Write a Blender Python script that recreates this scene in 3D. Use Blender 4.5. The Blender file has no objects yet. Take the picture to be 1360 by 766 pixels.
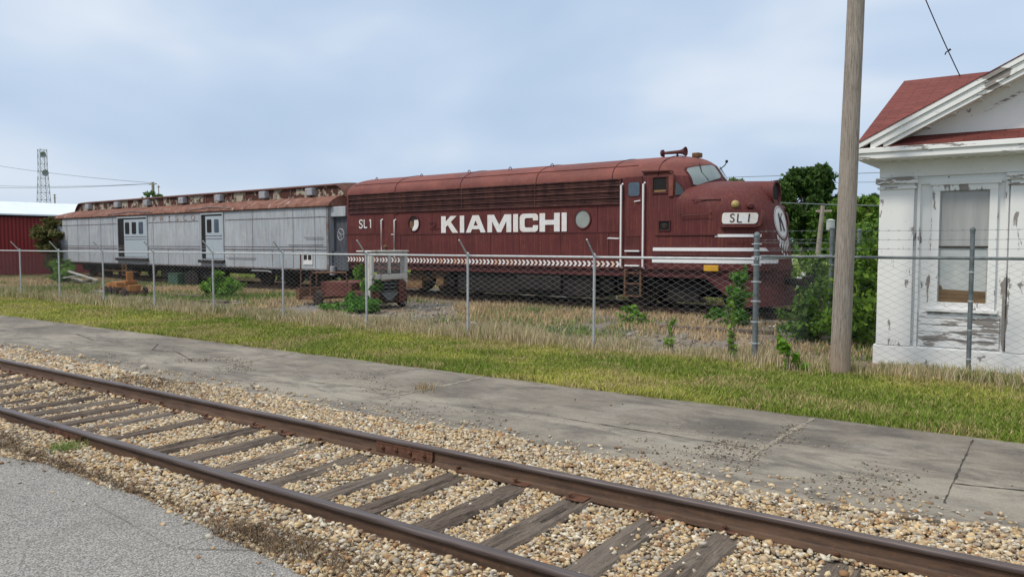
import bpy, bmesh, math, random
import numpy as np
from mathutils import Vector, Matrix
R = math.radians
rng = np.random.default_rng(7)
random.seed(7)
scn = bpy.context.scene
col = scn.collection

# ------------------------------------------------------------------ camera, sky, sun, exposure
H = 1.89
FPX = 1030.0
PITCH = math.atan(59 / FPX)
YAW = R(54.19)
cam_d = bpy.data.cameras.new('camera')
cam = bpy.data.objects.new('camera', cam_d)
col.objects.link(cam)
cam.location = (0, 0, H)
cam.rotation_euler = (R(90) - PITCH, 0, R(90) - (R(180) - YAW) + R(0) + R(0))
fwd = Vector((-math.cos(YAW) * math.cos(PITCH), math.sin(YAW) * math.cos(PITCH), -math.sin(PITCH)))
cam.rotation_euler = fwd.to_track_quat('-Z', 'Y').to_euler()
cam_d.sensor_width = 36
cam_d.lens = 36 * FPX / 1360
cam_d.clip_end = 6000
cam_d.clip_start = 0.05
scn.camera = cam

SUN_ELEV, SUN_AZ = R(50), R(-118)      # azimuth of the direction towards the sun, from +x, anticlockwise
sun_dir = Vector((math.cos(SUN_ELEV) * math.cos(SUN_AZ), math.cos(SUN_ELEV) * math.sin(SUN_AZ), math.sin(SUN_ELEV)))
sd = bpy.data.lights.new('sun', 'SUN')
sd.energy = 1.5
sd.angle = R(10)
sd.color = (1.0, 0.92, 0.80)
sun = bpy.data.objects.new('sun', sd)
col.objects.link(sun)
sun.rotation_euler = sun_dir.to_track_quat('Z', 'Y').to_euler()

world = bpy.data.worlds.new("World")
scn.world = world
world.use_nodes = True
wt = world.node_tree
wt.nodes.clear()
def wn(t, **k):
    n = wt.nodes.new(t)
    for a, b in k.items(): setattr(n, a, b)
    return n
sky = wn('ShaderNodeTexSky', sky_type='NISHITA', sun_disc=False)
sky.sun_elevation = SUN_ELEV
sky.sun_rotation = R(90) - SUN_AZ
sky.air_density = 1.0; sky.dust_density = 3.0; sky.ozone_density = 2.0
tc = wn('ShaderNodeTexCoord')
mp = wn('ShaderNodeMapping')
mp.inputs['Scale'].default_value = (1.0, 1.0, 2.3)
wt.links.new(tc.outputs['Generated'], mp.inputs['Vector'])
n1 = wn('ShaderNodeTexNoise'); n1.inputs['Scale'].default_value = 2.1; n1.inputs['Detail'].default_value = 3.6; n1.inputs['Roughness'].default_value = 0.5; n1.inputs['Distortion'].default_value = 0.25
wt.links.new(mp.outputs[0], n1.inputs['Vector'])
rp = wn('ShaderNodeValToRGB')
cr = rp.color_ramp
cr.elements[0].position = 0.34; cr.elements[0].color = (0.335, 0.43, 0.565, 1)
cr.elements[1].position = 0.69; cr.elements[1].color = (0.56, 0.61, 0.68, 1)
e = cr.elements.new(0.52); e.color = (0.405, 0.495, 0.62, 1)
wt.links.new(n1.outputs['Fac'], rp.inputs['Fac'])
sc_ = wn('ShaderNodeVectorMath', operation='SCALE'); sc_.inputs['Scale'].default_value = 10.2
wt.links.new(rp.outputs[0], sc_.inputs[0])
# an overcast sky is brighter and whiter towards the zenith
sx_ = wn('ShaderNodeSeparateXYZ'); wt.links.new(tc.outputs['Generated'], sx_.inputs[0])
zr = wn('ShaderNodeMapRange'); zr.inputs[1].default_value = .35; zr.inputs[2].default_value = 1.0; zr.inputs[3].default_value = 0; zr.inputs[4].default_value = 1
wt.links.new(sx_.outputs[2], zr.inputs[0])
zm = wn('ShaderNodeMix', data_type='RGBA'); zm.inputs[7].default_value = (10.0, 9.9, 9.6, 1)
wt.links.new(zr.outputs[0], zm.inputs[0]); wt.links.new(sc_.outputs[0], zm.inputs[6])
mx = wn('ShaderNodeMix', data_type='RGBA'); mx.inputs[0].default_value = 0.9
wt.links.new(sky.outputs[0], mx.inputs[6]); wt.links.new(zm.outputs[2], mx.inputs[7])
bg = wn('ShaderNodeBackground'); bg.inputs[1].default_value = 0.1
wt.links.new(mx.outputs[2], bg.inputs[0])
wo = wn('ShaderNodeOutputWorld'); wt.links.new(bg.outputs[0], wo.inputs[0])
scn.view_settings.view_transform = 'Standard'
scn.view_settings.look = 'None'
scn.view_settings.gamma = 1
scn.view_settings.exposure = 0.48
scn.cycles.max_bounces = 6
scn.cycles.use_denoising = True

# ------------------------------------------------------------------ design helpers
CAMP = np.array([0, 0, H])
_F = np.array([-math.cos(YAW), math.sin(YAW), 0]); _R = np.array([math.sin(YAW), math.cos(YAW), 0]); _Z = np.array([0, 0, 1.])
_fw = _F * math.cos(PITCH) - _Z * math.sin(PITCH); _up = _F * math.sin(PITCH) + _Z * math.cos(PITCH)
def ray(x, y): return _fw + _R * (x - 680) / FPX - _up * (y - 383) / FPX
def onz(x, y, z=0.05):
    r = ray(x, y); return CAMP + r * (z - H) / r[2]
def ony(x, y, Y):
    r = ray(x, y); return CAMP + r * (Y / r[1])

# ------------------------------------------------------------------ materials
class NT:
    def __init__(s, name):
        s.m = bpy.data.materials.new(name); s.m.use_nodes = True
        s.t = s.m.node_tree
        s.p = s.t.nodes['Principled BSDF']
        s.p.inputs['Specular IOR Level'].default_value = 0.3
        s.tc = s.t.nodes.new('ShaderNodeTexCoord')
    def link(s, a, b): s.t.links.new(a, b)
    def put(s, v, sock):
        if hasattr(v, 'links') or hasattr(v, 'is_linked'): s.link(v, sock)
        else: sock.default_value = (tuple(v) + (1,)) if (isinstance(v, (tuple, list)) and len(v) == 3 and sock.type == 'RGBA') else v
    def coord(s, scale=(1, 1, 1), kind='Object'):
        m = s.t.nodes.new('ShaderNodeMapping'); m.inputs['Scale'].default_value = scale
        s.link(s.tc.outputs[kind], m.inputs['Vector']); return m.outputs[0]
    def noise(s, scale, detail=4, rough=.55, sc=(1, 1, 1), dist=0, kind='Object', color=False):
        n = s.t.nodes.new('ShaderNodeTexNoise'); n.inputs['Scale'].default_value = scale
        n.inputs['Detail'].default_value = detail; n.inputs['Roughness'].default_value = rough; n.inputs['Distortion'].default_value = dist
        s.link(s.coord(sc, kind), n.inputs['Vector']); return n.outputs['Color' if color else 'Fac']
    def vor(s, scale, sc=(1, 1, 1), feature='F1', out='Distance'):
        n = s.t.nodes.new('ShaderNodeTexVoronoi'); n.feature = feature; n.inputs['Scale'].default_value = scale
        s.link(s.coord(sc), n.inputs['Vector']); return n.outputs[out]
    def ramp(s, fac, els):
        n = s.t.nodes.new('ShaderNodeValToRGB'); c = n.color_ramp
        while len(c.elements) < len(els): c.elements.new(.5)
        for e, (p, v) in zip(c.elements, els):
            e.position = p
            e.color = (v, v, v, 1) if isinstance(v, (int, float)) else tuple(v) + (1,)
        s.link(fac, n.inputs[0]); return n.outputs[0]
    def mix(s, f, a, b, mode='MIX'):
        n = s.t.nodes.new('ShaderNodeMix'); n.data_type = 'RGBA'; n.blend_type = mode; n.clamp_factor = True
        s.put(f, n.inputs[0]); s.put(a, n.inputs[6]); s.put(b, n.inputs[7]); return n.outputs[2]
    def math(s, op, a, b=0.0):
        n = s.t.nodes.new('ShaderNodeMath'); n.operation = op; s.put(a, n.inputs[0]); s.put(b, n.inputs[1]); return n.outputs[0]
    def sep(s, kind='Object'):
        n = s.t.nodes.new('ShaderNodeSeparateXYZ'); s.link(s.tc.outputs[kind], n.inputs[0]); return n.outputs
    def attr(s, name='Col'):
        n = s.t.nodes.new('ShaderNodeAttribute'); n.attribute_name = name; return n.outputs['Color']
    def rand(s): return s.t.nodes.new('ShaderNodeObjectInfo').outputs['Random']
    def wave(s, scale, axis='X', dist=0, sc=(1, 1, 1)):
        n = s.t.nodes.new('ShaderNodeTexWave'); n.wave_type = 'BANDS'; n.bands_direction = axis; n.inputs['Scale'].default_value = scale
        n.inputs['Distortion'].default_value = dist; s.link(s.coord(sc), n.inputs['Vector']); return n.outputs['Fac']
    def bump(s, h, strength=.3, dist=.01):
        n = s.t.nodes.new('ShaderNodeBump'); n.inputs['Strength'].default_value = strength; n.inputs['Distance'].default_value = dist
        s.link(h, n.inputs['Height']); s.link(n.outputs[0], s.p.inputs['Normal'])
    def done(s, color, rough=.8, metal=0, spec=None):
        s.put(color, s.p.inputs['Base Color']); s.put(rough, s.p.inputs['Roughness']); s.p.inputs['Metallic'].default_value = metal
        if spec is not None: s.p.inputs['Specular IOR Level'].default_value = spec
        return s.m

MT = {}
def simple(name, c1, c2, scale=6, rough=.75, metal=0, bump=0, sc=(1, 1, 1), spec=None, lo=.35, hi=.65):
    n = NT(name); f = n.noise(scale, 6, .6, sc)
    c = n.mix(n.ramp(f, [(lo, 0), (hi, 1)]), c1, c2)
    if bump: n.bump(n.noise(scale * 4, 5, .6, sc), bump)
    MT[name] = n.done(c, rough, metal, spec); return MT[name]

# loco paint: faded maroon, vertical rust runs, dark grime low down
def loco_paint(name, base, light, rust, amt=.5, dirt=.35, chalk=.5):
    n = NT(name)
    f1 = n.noise(1.1, 8, .66); f2 = n.noise(2.6, 8, .78, (9, 9, .28)); f3 = n.noise(11, 6, .75, (3, 3, .35)); f4 = n.noise(4, 9, .78); f5 = n.noise(.55, 6, .6, (1, 1, 2.2)); f6 = n.noise(40, 3, .7)
    c = n.mix(n.ramp(f1, [(.38, 0), (.62, chalk)]), base, light)
    c = n.mix(n.ramp(f5, [(.42, .45), (.56, 0)]), c, tuple(x * .62 for x in base))
    c = n.mix(n.math('MULTIPLY', n.ramp(f2, [(.50, 0), (.63, 1)]), amt), c, rust)
    c = n.mix(n.math('MULTIPLY', n.ramp(f3, [(.54, 0), (.68, 1)]), dirt), c, (.03, .015, .013))
    c = n.mix(n.math('MULTIPLY', n.ramp(f4, [(.57, 0), (.64, 1)]), amt * .8), c, rust)
    c = n.mix(n.math('MULTIPLY', n.ramp(f6, [(.66, 0), (.72, 1)]), .35), c, tuple(x * 1.5 for x in rust))
    n.bump(n.math('ADD', n.noise(1.7, 4, .5), n.math('MULTIPLY', f4, .25)), .3, .05)
    MT[name] = n.done(c, n.ramp(f1, [(.3, .45), (.7, .8)]), 0, .25)
loco_paint('maroon', (.098, .022, .024), (.145, .038, .038), (.22, .08, .042), .48)
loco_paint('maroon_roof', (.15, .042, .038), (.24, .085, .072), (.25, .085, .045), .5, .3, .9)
loco_paint('maroon_dark', (.075, .018, .02), (.12, .035, .033), (.14, .05, .03), .4)
simple('louvre_metal', (.05, .02, .02), (.12, .05, .042), 5, .75, sc=(1, 1, .4))
simple('louvre_back', (.018, .01, .01), (.035, .018, .016), 6)
simple('dark_void', (.008, .008, .009), (.016, .014, .014), 3)
simple('black_steel', (.008, .008, .008), (.024, .019, .016), 5, .75, bump=.3)
simple('rusty_steel', (.07, .035, .022), (.17, .085, .05), 7, .85, bump=.4)
simple('rust_dark', (.06, .03, .025), (.15, .06, .045), 3, .8, bump=.3)
simple('tan_rust', (.25, .15, .07), (.12, .06, .035), 6, .85, bump=.4)
simple('wheel_steel', (.016, .012, .010), (.045, .028, .02), 7, .7, bump=.3)
simple('glass_dark', (.035, .045, .05), (.05, .065, .07), 1.5, .12, spec=.6)
simple('glass_sky', (.16, .21, .215), (.23, .28, .28), 1.2, .18, spec=.6)
simple('glass_porthole', (.20, .23, .22), (.30, .33, .31), 2, .3, spec=.5)
simple('glass_blue', (.05, .075, .11), (.09, .12, .16), 2, .15, spec=.6)
simple('yellow_paint', (.62, .34, .02), (.5, .26, .02), 6, .6)
simple('lamp_yellow', (.45, .36, .14), (.30, .22, .08), 9, .4)
simple('orange_machine', (.34, .15, .03), (.22, .08, .03), 5, .75, bump=.2)
simple('galvanised', (.36, .38, .40), (.48, .50, .52), 14, .5, .2)
simple('galvanised_dark', (.10, .12, .125), (.18, .205, .215), 12, .55, .2)
simple('wire_steel', (.42, .43, .45), (.54, .55, .56), 9, .5, .1)
simple('white_metal_roof', (.62, .70, .76), (.72, .78, .82), 1.2, .45)
simple('cable_black', (.03, .03, .035), (.05, .05, .055), 3)
simple('grey_cable', (.12, .14, .17), (.18, .2, .22), 3)
simple('green_box', (.03, .07, .05), (.05, .09, .06), 5)
simple('old_white', (.50, .50, .47), (.22, .13, .09), 7, .75, sc=(1, 1, .4), lo=.55, hi=.70)
simple('cart_red', (.085, .02, .018), (.13, .05, .035), 6, .8)
simple('brown_panel', (.12, .075, .04), (.20, .13, .07), 8, .8, sc=(.4, 1, 3))
simple('bark', (.10, .075, .05), (.18, .14, .10), 8, .9, sc=(3, 3, .5), bump=.5)
simple('tower_steel', (.18, .2, .22), (.26, .28, .3), 3, .6)
simple('transformer_grey', (.36, .4, .4), (.45, .48, .48), 3, .5)
simple('plank_white', (.42, .41, .38), (.28, .27, .25), 5, .8)
simple('stone_block', (.42, .42, .30), (.3, .3, .2), 5, .9)

n = NT('letter_white'); f = n.noise(6, 6, .6); g = n.noise(9, 5, .7, (5, 5, .5))
c = n.mix(n.ramp(f, [(.4, 0), (.7, .8)]), (.70, .71, .74), (.66, .58, .47))
c = n.mix(n.math('MULTIPLY', n.ramp(g, [(.58, 0), (.72, 1)]), .55), c, (.30, .12, .07)); MT['letter_white'] = n.done(c, .7)
n = NT('stripe_white'); f = n.noise(9, 5, .7, (6, 6, .4))
c = n.mix(n.math('MULTIPLY', n.ramp(f, [(.6, 0), (.75, 1)]), .5), n.mix(n.noise(3), (.72, .72, .75), (.82, .82, .84)), (.35, .15, .06)); MT['stripe_white'] = n.done(c, .6)
n = NT('chevron'); c = n.mix(n.ramp(n.noise(14, 4, .6), [(.6, 0), (.75, .5)]), n.attr(), (.3, .12, .06)); MT['chevron'] = n.done(c, .7)

# silver-grey car side: vertical dirt runs, rust spots along seams
n = NT('silver_paint')
f1 = n.noise(.9, 6, .6); f2 = n.noise(5.5, 6, .72, (6, 6, .22)); f3 = n.noise(2.4, 7, .75, (4, 4, .8)); f4 = n.noise(9, 6, .8, (2, 2, 1))
c = n.mix(n.ramp(f1, [(.35, 0), (.65, 1)]), (.335, .375, .42), (.43, .465, .505))
c = n.mix(n.math('MULTIPLY', n.ramp(f2, [(.46, 0), (.66, 1)]), .7), c, (.20, .18, .165))
c = n.mix(n.math('MULTIPLY', n.ramp(f3, [(.56, 0), (.68, 1)]), .6), c, (.26, .19, .145))
c = n.mix(n.math('MULTIPLY', n.ramp(f4, [(.66, 0), (.72, 1)]), .8), c, (.15, .075, .05))
n.bump(n.noise(1.4, 4, .5), .2, .04); MT['silver_paint'] = n.done(c, .6, 0, .3)
n = NT('silver_seam'); f = n.noise(5, 6, .7)
MT['silver_seam'] = n.done(n.mix(n.ramp(f, [(.42, 0), (.6, 1)]), (.20, .21, .23), (.14, .085, .065)), .7)
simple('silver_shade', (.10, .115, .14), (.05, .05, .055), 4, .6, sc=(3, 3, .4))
# rusty car roof: peeled red-brown with pale scrapes
n = NT('rust_roof'); f1 = n.noise(2.4, 8, .7, (1, 2, 1)); f2 = n.noise(1.6, 7, .75, (2.6, .5, 1), 1.0); f3 = n.noise(6, 6, .7)
c = n.mix(n.ramp(f1, [(.35, 0), (.65, 1)]), (.10, .042, .03), (.25, .12, .09))
c = n.mix(n.ramp(f2, [(.585, 0), (.65, .75)]), c, (.50, .44, .40)); c = n.mix(n.ramp(f3, [(.6, 0), (.7, .7)]), c, (.07, .035, .03))
n.bump(n.noise(5, 6, .7), .4, .02); MT['rust_roof'] = n.done(c, .85)
n = NT('clerestory'); f1 = n.noise(1.7, 8, .68, (1.2, 1, 1.2), .3); f2 = n.noise(7, 6, .7)
c = n.mix(n.ramp(f1, [(.47, 0), (.50, 1)]), (.36, .33, .26), (.075, .028, .021)); c = n.mix(n.ramp(f2, [(.6, 0), (.68, .7)]), c, (.06, .035, .03))
MT['clerestory'] = n.done(c, .85)
simple('vent_grey', (.36, .38, .42), (.26, .25, .27), 8, .7)
n = NT('door_grey'); f = n.noise(7, 6, .7, (5, 5, .4))
MT['door_grey'] = n.done(n.mix(n.ramp(f, [(.55, 0), (.75, .6)]), (.36, .42, .47), (.2, .18, .17)), .6)
n = NT('faded_red'); f = n.noise(16, 6, .7)
MT['faded_red'] = n.done(n.mix(n.ramp(f, [(.38, 0), (.56, 1)]), (.42, .27, .20), (.22, .21, .22)), .7)

n = NT('clear_pane'); n.done((.5, .52, .5), .2); n.p.inputs['Alpha'].default_value = .10; MT['clear_pane'] = n.m
# ground materials
n = NT('concrete'); S = n.sep()
big = n.noise(.55, 7, .62, (1, 1, 1), .5); mid = n.noise(2.6, 8, .7, (.5, 1, 1), .4); fine = n.noise(70, 4, .7); st = n.noise(.9, 6, .6, (.35, 1.2, 1), .8); sp = n.vor(42)
c = n.mix(n.ramp(big, [(.35, 0), (.65, 1)]), (.15, .132, .11), (.30, .268, .222))
yy = n.math('ADD', S['Y'], n.math('MULTIPLY', n.math('SUBTRACT', st, .5), 1.7))
band = n.ramp(n.math('MULTIPLY', n.math('SUBTRACT', yy, 5.8), .37), [(0, .35), (.2, .45), (.3, 1), (.38, .7), (.48, .08), (1, 0)])
c = n.mix(n.math('MULTIPLY', band, .62), c, (.37, .34, .28))
c = n.mix(n.ramp(mid, [(.47, 0), (.64, .7)]), c, (.10, .09, .08))
c = n.mix(n.ramp(n.noise(1.1, 8, .75, (1, 1, 1), .2), [(.54, 0), (.63, .6)]), c, (.29, .27, .235))
c = n.mix(n.ramp(n.noise(.8, 9, .78, (.6, 1.6, 1), .9), [(.50, 0), (.60, .65)]), c, (.09, .082, .073))
c = n.mix(n.ramp(n.noise(24, 5, .8, (.6, 1, 1)), [(.55, 0), (.72, .5)]), c, (.33, .30, .25))
c = n.mix(n.math('MULTIPLY', n.ramp(sp, [(.05, 1), (.14, 0)]), n.math('MULTIPLY', n.ramp(mid, [(.38, 1), (.55, 0)]), .5)), c, (.42, .38, .30))
c = n.mix(n.math('MULTIPLY', n.ramp(fine, [(.4, 0), (.65, 1)]), .3), c, (.05, .05, .048))
n.bump(n.math('ADD', fine, n.math('MULTIPLY', mid, 2)), .35, .006); MT['concrete'] = n.done(c, .88)
simple('joint_sand', (.30, .275, .225), (.20, .18, .15), 12, .95, bump=.4)
simple('crack_dark', (.035, .033, .03), (.07, .06, .05), 12, .95)
n = NT('asphalt'); f = n.noise(120, 3, .7); v = n.vor(95, out='Color'); big = n.noise(.7, 6, .6); vd = n.vor(95)
c = n.mix(n.ramp(big, [(.3, 0), (.7, 1)]), (.29, .278, .258), (.36, .345, .322))
c = n.mix(.55, c, n.mix(n.ramp(v, [(.2, 0), (.8, 1)]), (.09, .088, .085), (.44, .43, .41)), 'MIX')
c = n.mix(n.ramp(vd, [(.45, 0), (.75, .7)]), c, (.06, .06, .06)); c = n.mix(n.ramp(n.noise(1.7, 7, .7, (1, 1, 1), .6), [(.55, 0), (.70, .4)]), c, (.13, .125, .115)); ck = n.vor(.9, (1, 1, 1), 'DISTANCE_TO_EDGE'); c = n.mix(n.math('MULTIPLY', n.ramp(ck, [(.0, 1), (.012, 0)]), n.ramp(n.noise(.6, 5, .6), [(.5, 0), (.6, .7)])), c, (.06, .055, .05))
n.bump(n.math('SUBTRACT', 1, vd), .5, .006); MT['asphalt'] = n.done(c, .9)
n = NT('gravel_base'); v = n.vor(26, out='Color'); vd = n.vor(26); big = n.noise(1.5, 5, .6)
c = n.mix(n.ramp(v, [(.15, 0), (.5, .5), (.85, 1)]), (.20, .145, .09), (.46, .36, .24)); c = n.mix(n.ramp(vd, [(.35, 0), (.7, .7)]), c, (.09, .065, .045))
n.bump(n.math('SUBTRACT', 1, vd), .8, .03); MT['gravel_base'] = n.done(c, .95)
n = NT('stone'); c = n.mix(n.ramp(n.noise(45, 4, .6), [(.4, 0), (.75, .5)]), n.attr(), (.20, .14, .09)); MT['stone'] = n.done(c, .85)
n = NT('yard_soil'); big = n.noise(.35, 7, .65, (1, 1, 1), .6); mid = n.noise(1.6, 7, .7); v = n.vor(30, out='Color')
c = n.mix(n.ramp(mid, [(.35, 0), (.65, 1)]), (.15, .12, .09), (.30, .235, .155)); c = n.mix(n.ramp(big, [(.42, 0), (.56, 1)]), c, (.17, .165, .155))
c = n.mix(.3, c, v, 'SOFT_LIGHT'); c = n.mix(n.ramp(n.noise(.8, 6, .6), [(.58, 0), (.7, .6)]), c, (.10, .13, .04)); n.bump(n.noise(12, 6, .7), .6, .03)
MT['yard_soil'] = n.done(c, .95)
n = NT('turf'); big = n.noise(.6, 7, .6); mid = n.noise(9, 5, .7)
c = n.mix(n.ramp(big, [(.35, 0), (.65, 1)]), (.15, .18, .03), (.27, .24, .07)); c = n.mix(n.ramp(mid, [(.35, .6), (.6, 0)]), c, (.05, .06, .02)); MT['turf'] = n.done(c, .95)
n = NT('meadow'); c = n.mix(n.ramp(n.noise(.15, 8, .65), [(.35, 0), (.65, 1)]), (.12, .20, .035), (.25, .28, .09)); MT['meadow'] = n.done(c, .95)
n = NT('grass_blade'); MT['grass_blade'] = n.done(n.attr(), .7, 0, .15)
def leaf_mat(name):
    n = NT(name); t = n.t
    c = n.mix(1.0, n.attr(), (1.25, 1.25, 1.2), 'MULTIPLY'); n.done(c, .6, 0, .2)
    tr = t.nodes.new('ShaderNodeBsdfTranslucent'); t.links.new(c, tr.inputs[0])
    m = t.nodes.new('ShaderNodeMixShader'); m.inputs[0].default_value = .3
    o = t.nodes['Material Output']; t.links.new(n.p.outputs[0], m.inputs[1]); t.links.new(tr.outputs[0], m.inputs[2]); t.links.new(m.outputs[0], o.inputs[0])
    MT[name] = n.m
leaf_mat('leaf')
# rails, timber
n = NT('rail_steel'); f = n.noise(8, 6, .7, (.4, 3, 3)); g = n.noise(30, 4, .7)
c = n.mix(n.ramp(f, [(.35, 0), (.65, 1)]), (.058, .036, .026), (.13, .078, .05)); c = n.mix(n.ramp(g, [(.55, 0), (.7, .5)]), c, (.20, .09, .045)); n.bump(g, .25, .004)
MT['rail_steel'] = n.done(c, .6, .15)
n = NT('rail_head'); f = n.noise(6, 5, .6, (.3, 20, 3)); c = n.mix(n.ramp(f, [(.35, 0), (.65, 1)]), (.085, .065, .06), (.17, .14, .135)); MT['rail_head'] = n.done(c, .42, .5)
simple('joint_rust', (.075, .035, .024), (.15, .07, .042), 16, .85, bump=.4)
n = NT('tie_wood'); g = n.noise(8, 8, .75, (9, .55, 4), .3); h = n.noise(26, 6, .75, (5, .35, 3)); b = n.noise(1.7, 5, .6); rd = n.rand()
c = n.mix(n.ramp(g, [(.34, 0), (.5, .45), (.66, 1)]), (.045, .033, .026), (.26, .205, .16))
c = n.mix(n.ramp(b, [(.4, 0), (.7, .5)]), c, (.10, .07, .055)); c = n.mix(n.ramp(h, [(.40, .95), (.50, 0)]), c, (.02, .015, .012))
c = n.mix(n.math('MULTIPLY', rd, .45), c, (.26, .225, .19)); n.bump(n.math('ADD', g, h), .9, .012); MT['tie_wood'] = n.done(c, .9)
n = NT('pole_wood'); g = n.noise(9, 8, .7, (8, 8, .3), .3); h = n.noise(30, 6, .75, (6, 6, .22)); b = n.noise(1.2, 6, .6, (1, 1, .6)); S = n.sep()
c = n.mix(n.ramp(g, [(.35, 0), (.65, 1)]), (.20, .17, .145), (.44, .39, .34)); c = n.mix(n.ramp(h, [(.38, .85), (.46, 0)]), c, (.05, .038, .03)); c = n.mix(n.ramp(b, [(.5, 0), (.7, .5)]), c, (.36, .31, .26))
c = n.mix(n.ramp(n.math('MULTIPLY', S['Z'], .6), [(.1, .45), (.5, 0)]), c, (.33, .22, .13)); n.bump(n.math('ADD', g, h), .8, .012); MT['pole_wood'] = n.done(c, .9)
# peeling white paint over grey wood
def peel(name, sc, thr=.6, white=(.84, .85, .84)):
    n = NT(name); a = n.noise(2.3, 7, .62, sc, .15); b = n.noise(13, 6, .7, sc); d = n.noise(1.1, 4, .5)
    w = n.mix(n.ramp(d, [(.3, 0), (.7, 1)]), white, tuple(x * .9 for x in white))
    w = n.mix(n.ramp(b, [(.62, 0), (.69, .55)]), w, (.36, .35, .33))
    wood = n.mix(n.noise(9, 6, .7, tuple(x * 1.5 for x in sc)), (.20, .185, .17), (.36, .33, .31))
    c = n.mix(n.ramp(a, [(thr, 0), (thr + .012, 1)]), w, wood); n.bump(n.math('ADD', n.ramp(a, [(thr, 1), (thr + .02, 0)]), n.math('MULTIPLY', b, .15)), .4, .005)
    MT[name] = n.done(c, .7)
peel('peel_v', (2.2, 2.2, .6), .595)
peel('peel_h', (.8, .8, 5), .52)
peel('peel_cornice', (.6, .6, 3.0), .535)
peel('peel_plain', (1, 1, 1), .67)
peel('peel_rake', (.5, .5, 1.1), .53)
n = NT('shingle'); S = n.sep()
br = n.t.nodes.new('ShaderNodeTexBrick'); br.inputs['Scale'].default_value = 1.0; br.inputs['Mortar Size'].default_value = .006; br.inputs['Brick Width'].default_value = .32; br.inputs['Row Height'].default_value = .105
br.inputs['Color1'].default_value = (.13, .034, .028, 1); br.inputs['Color2'].default_value = (.20, .055, .045, 1); br.inputs['Mortar'].default_value = (.055, .016, .015, 1); br.inputs['Bias'].default_value = 0
n.link(n.tc.outputs['UV'], br.inputs['Vector'])
c = n.mix(n.ramp(n.noise(1.7, 6, .6), [(.4, 0), (.7, .5)]), br.outputs['Color'], (.16, .045, .04)); c = n.mix(n.ramp(n.noise(60, 3, .7), [(.5, 0), (.8, .4)]), c, (.27, .10, .085))
n.bump(br.outputs['Fac'], .5, -.01); MT['shingle'] = n.done(c, .9)
n = NT('board_grey'); f = n.noise(3, 6, .6, (4, 4, .35)); b = n.noise(.9, 3, .5)
MT['board_grey'] = n.done(n.mix(n.ramp(b, [(.35, 0), (.65, .7)]), n.mix(n.ramp(f, [(.4, 0), (.7, 1)]), (.36, .37, .37), (.46, .47, .47)), (.30, .30, .30)), .55)
n = NT('dusty_pane'); MT['dusty_pane'] = n.done(n.mix(n.ramp(n.noise(4, 6, .6), [(.4, 0), (.65, 1)]), (.42, .46, .46), (.52, .54, .53)), .3, 0, .5)
n = NT('shed_red'); w = n.wave(1.6, 'Y'); f = n.noise(2, 6, .6, (1, 1, .3))
n.bump(n.ramp(w, [(.35, 0), (.6, 1)]), .6, .03); MT['shed_red'] = n.done(n.mix(n.ramp(w, [(.3, 0), (.5, 1)]), (.14, .014, .016), n.mix(f, (.20, .022, .024), (.27, .04, .04))), .55)
n = NT('emblem_black'); MT['emblem_black'] = n.done((.03, .012, .018), .6)

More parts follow.
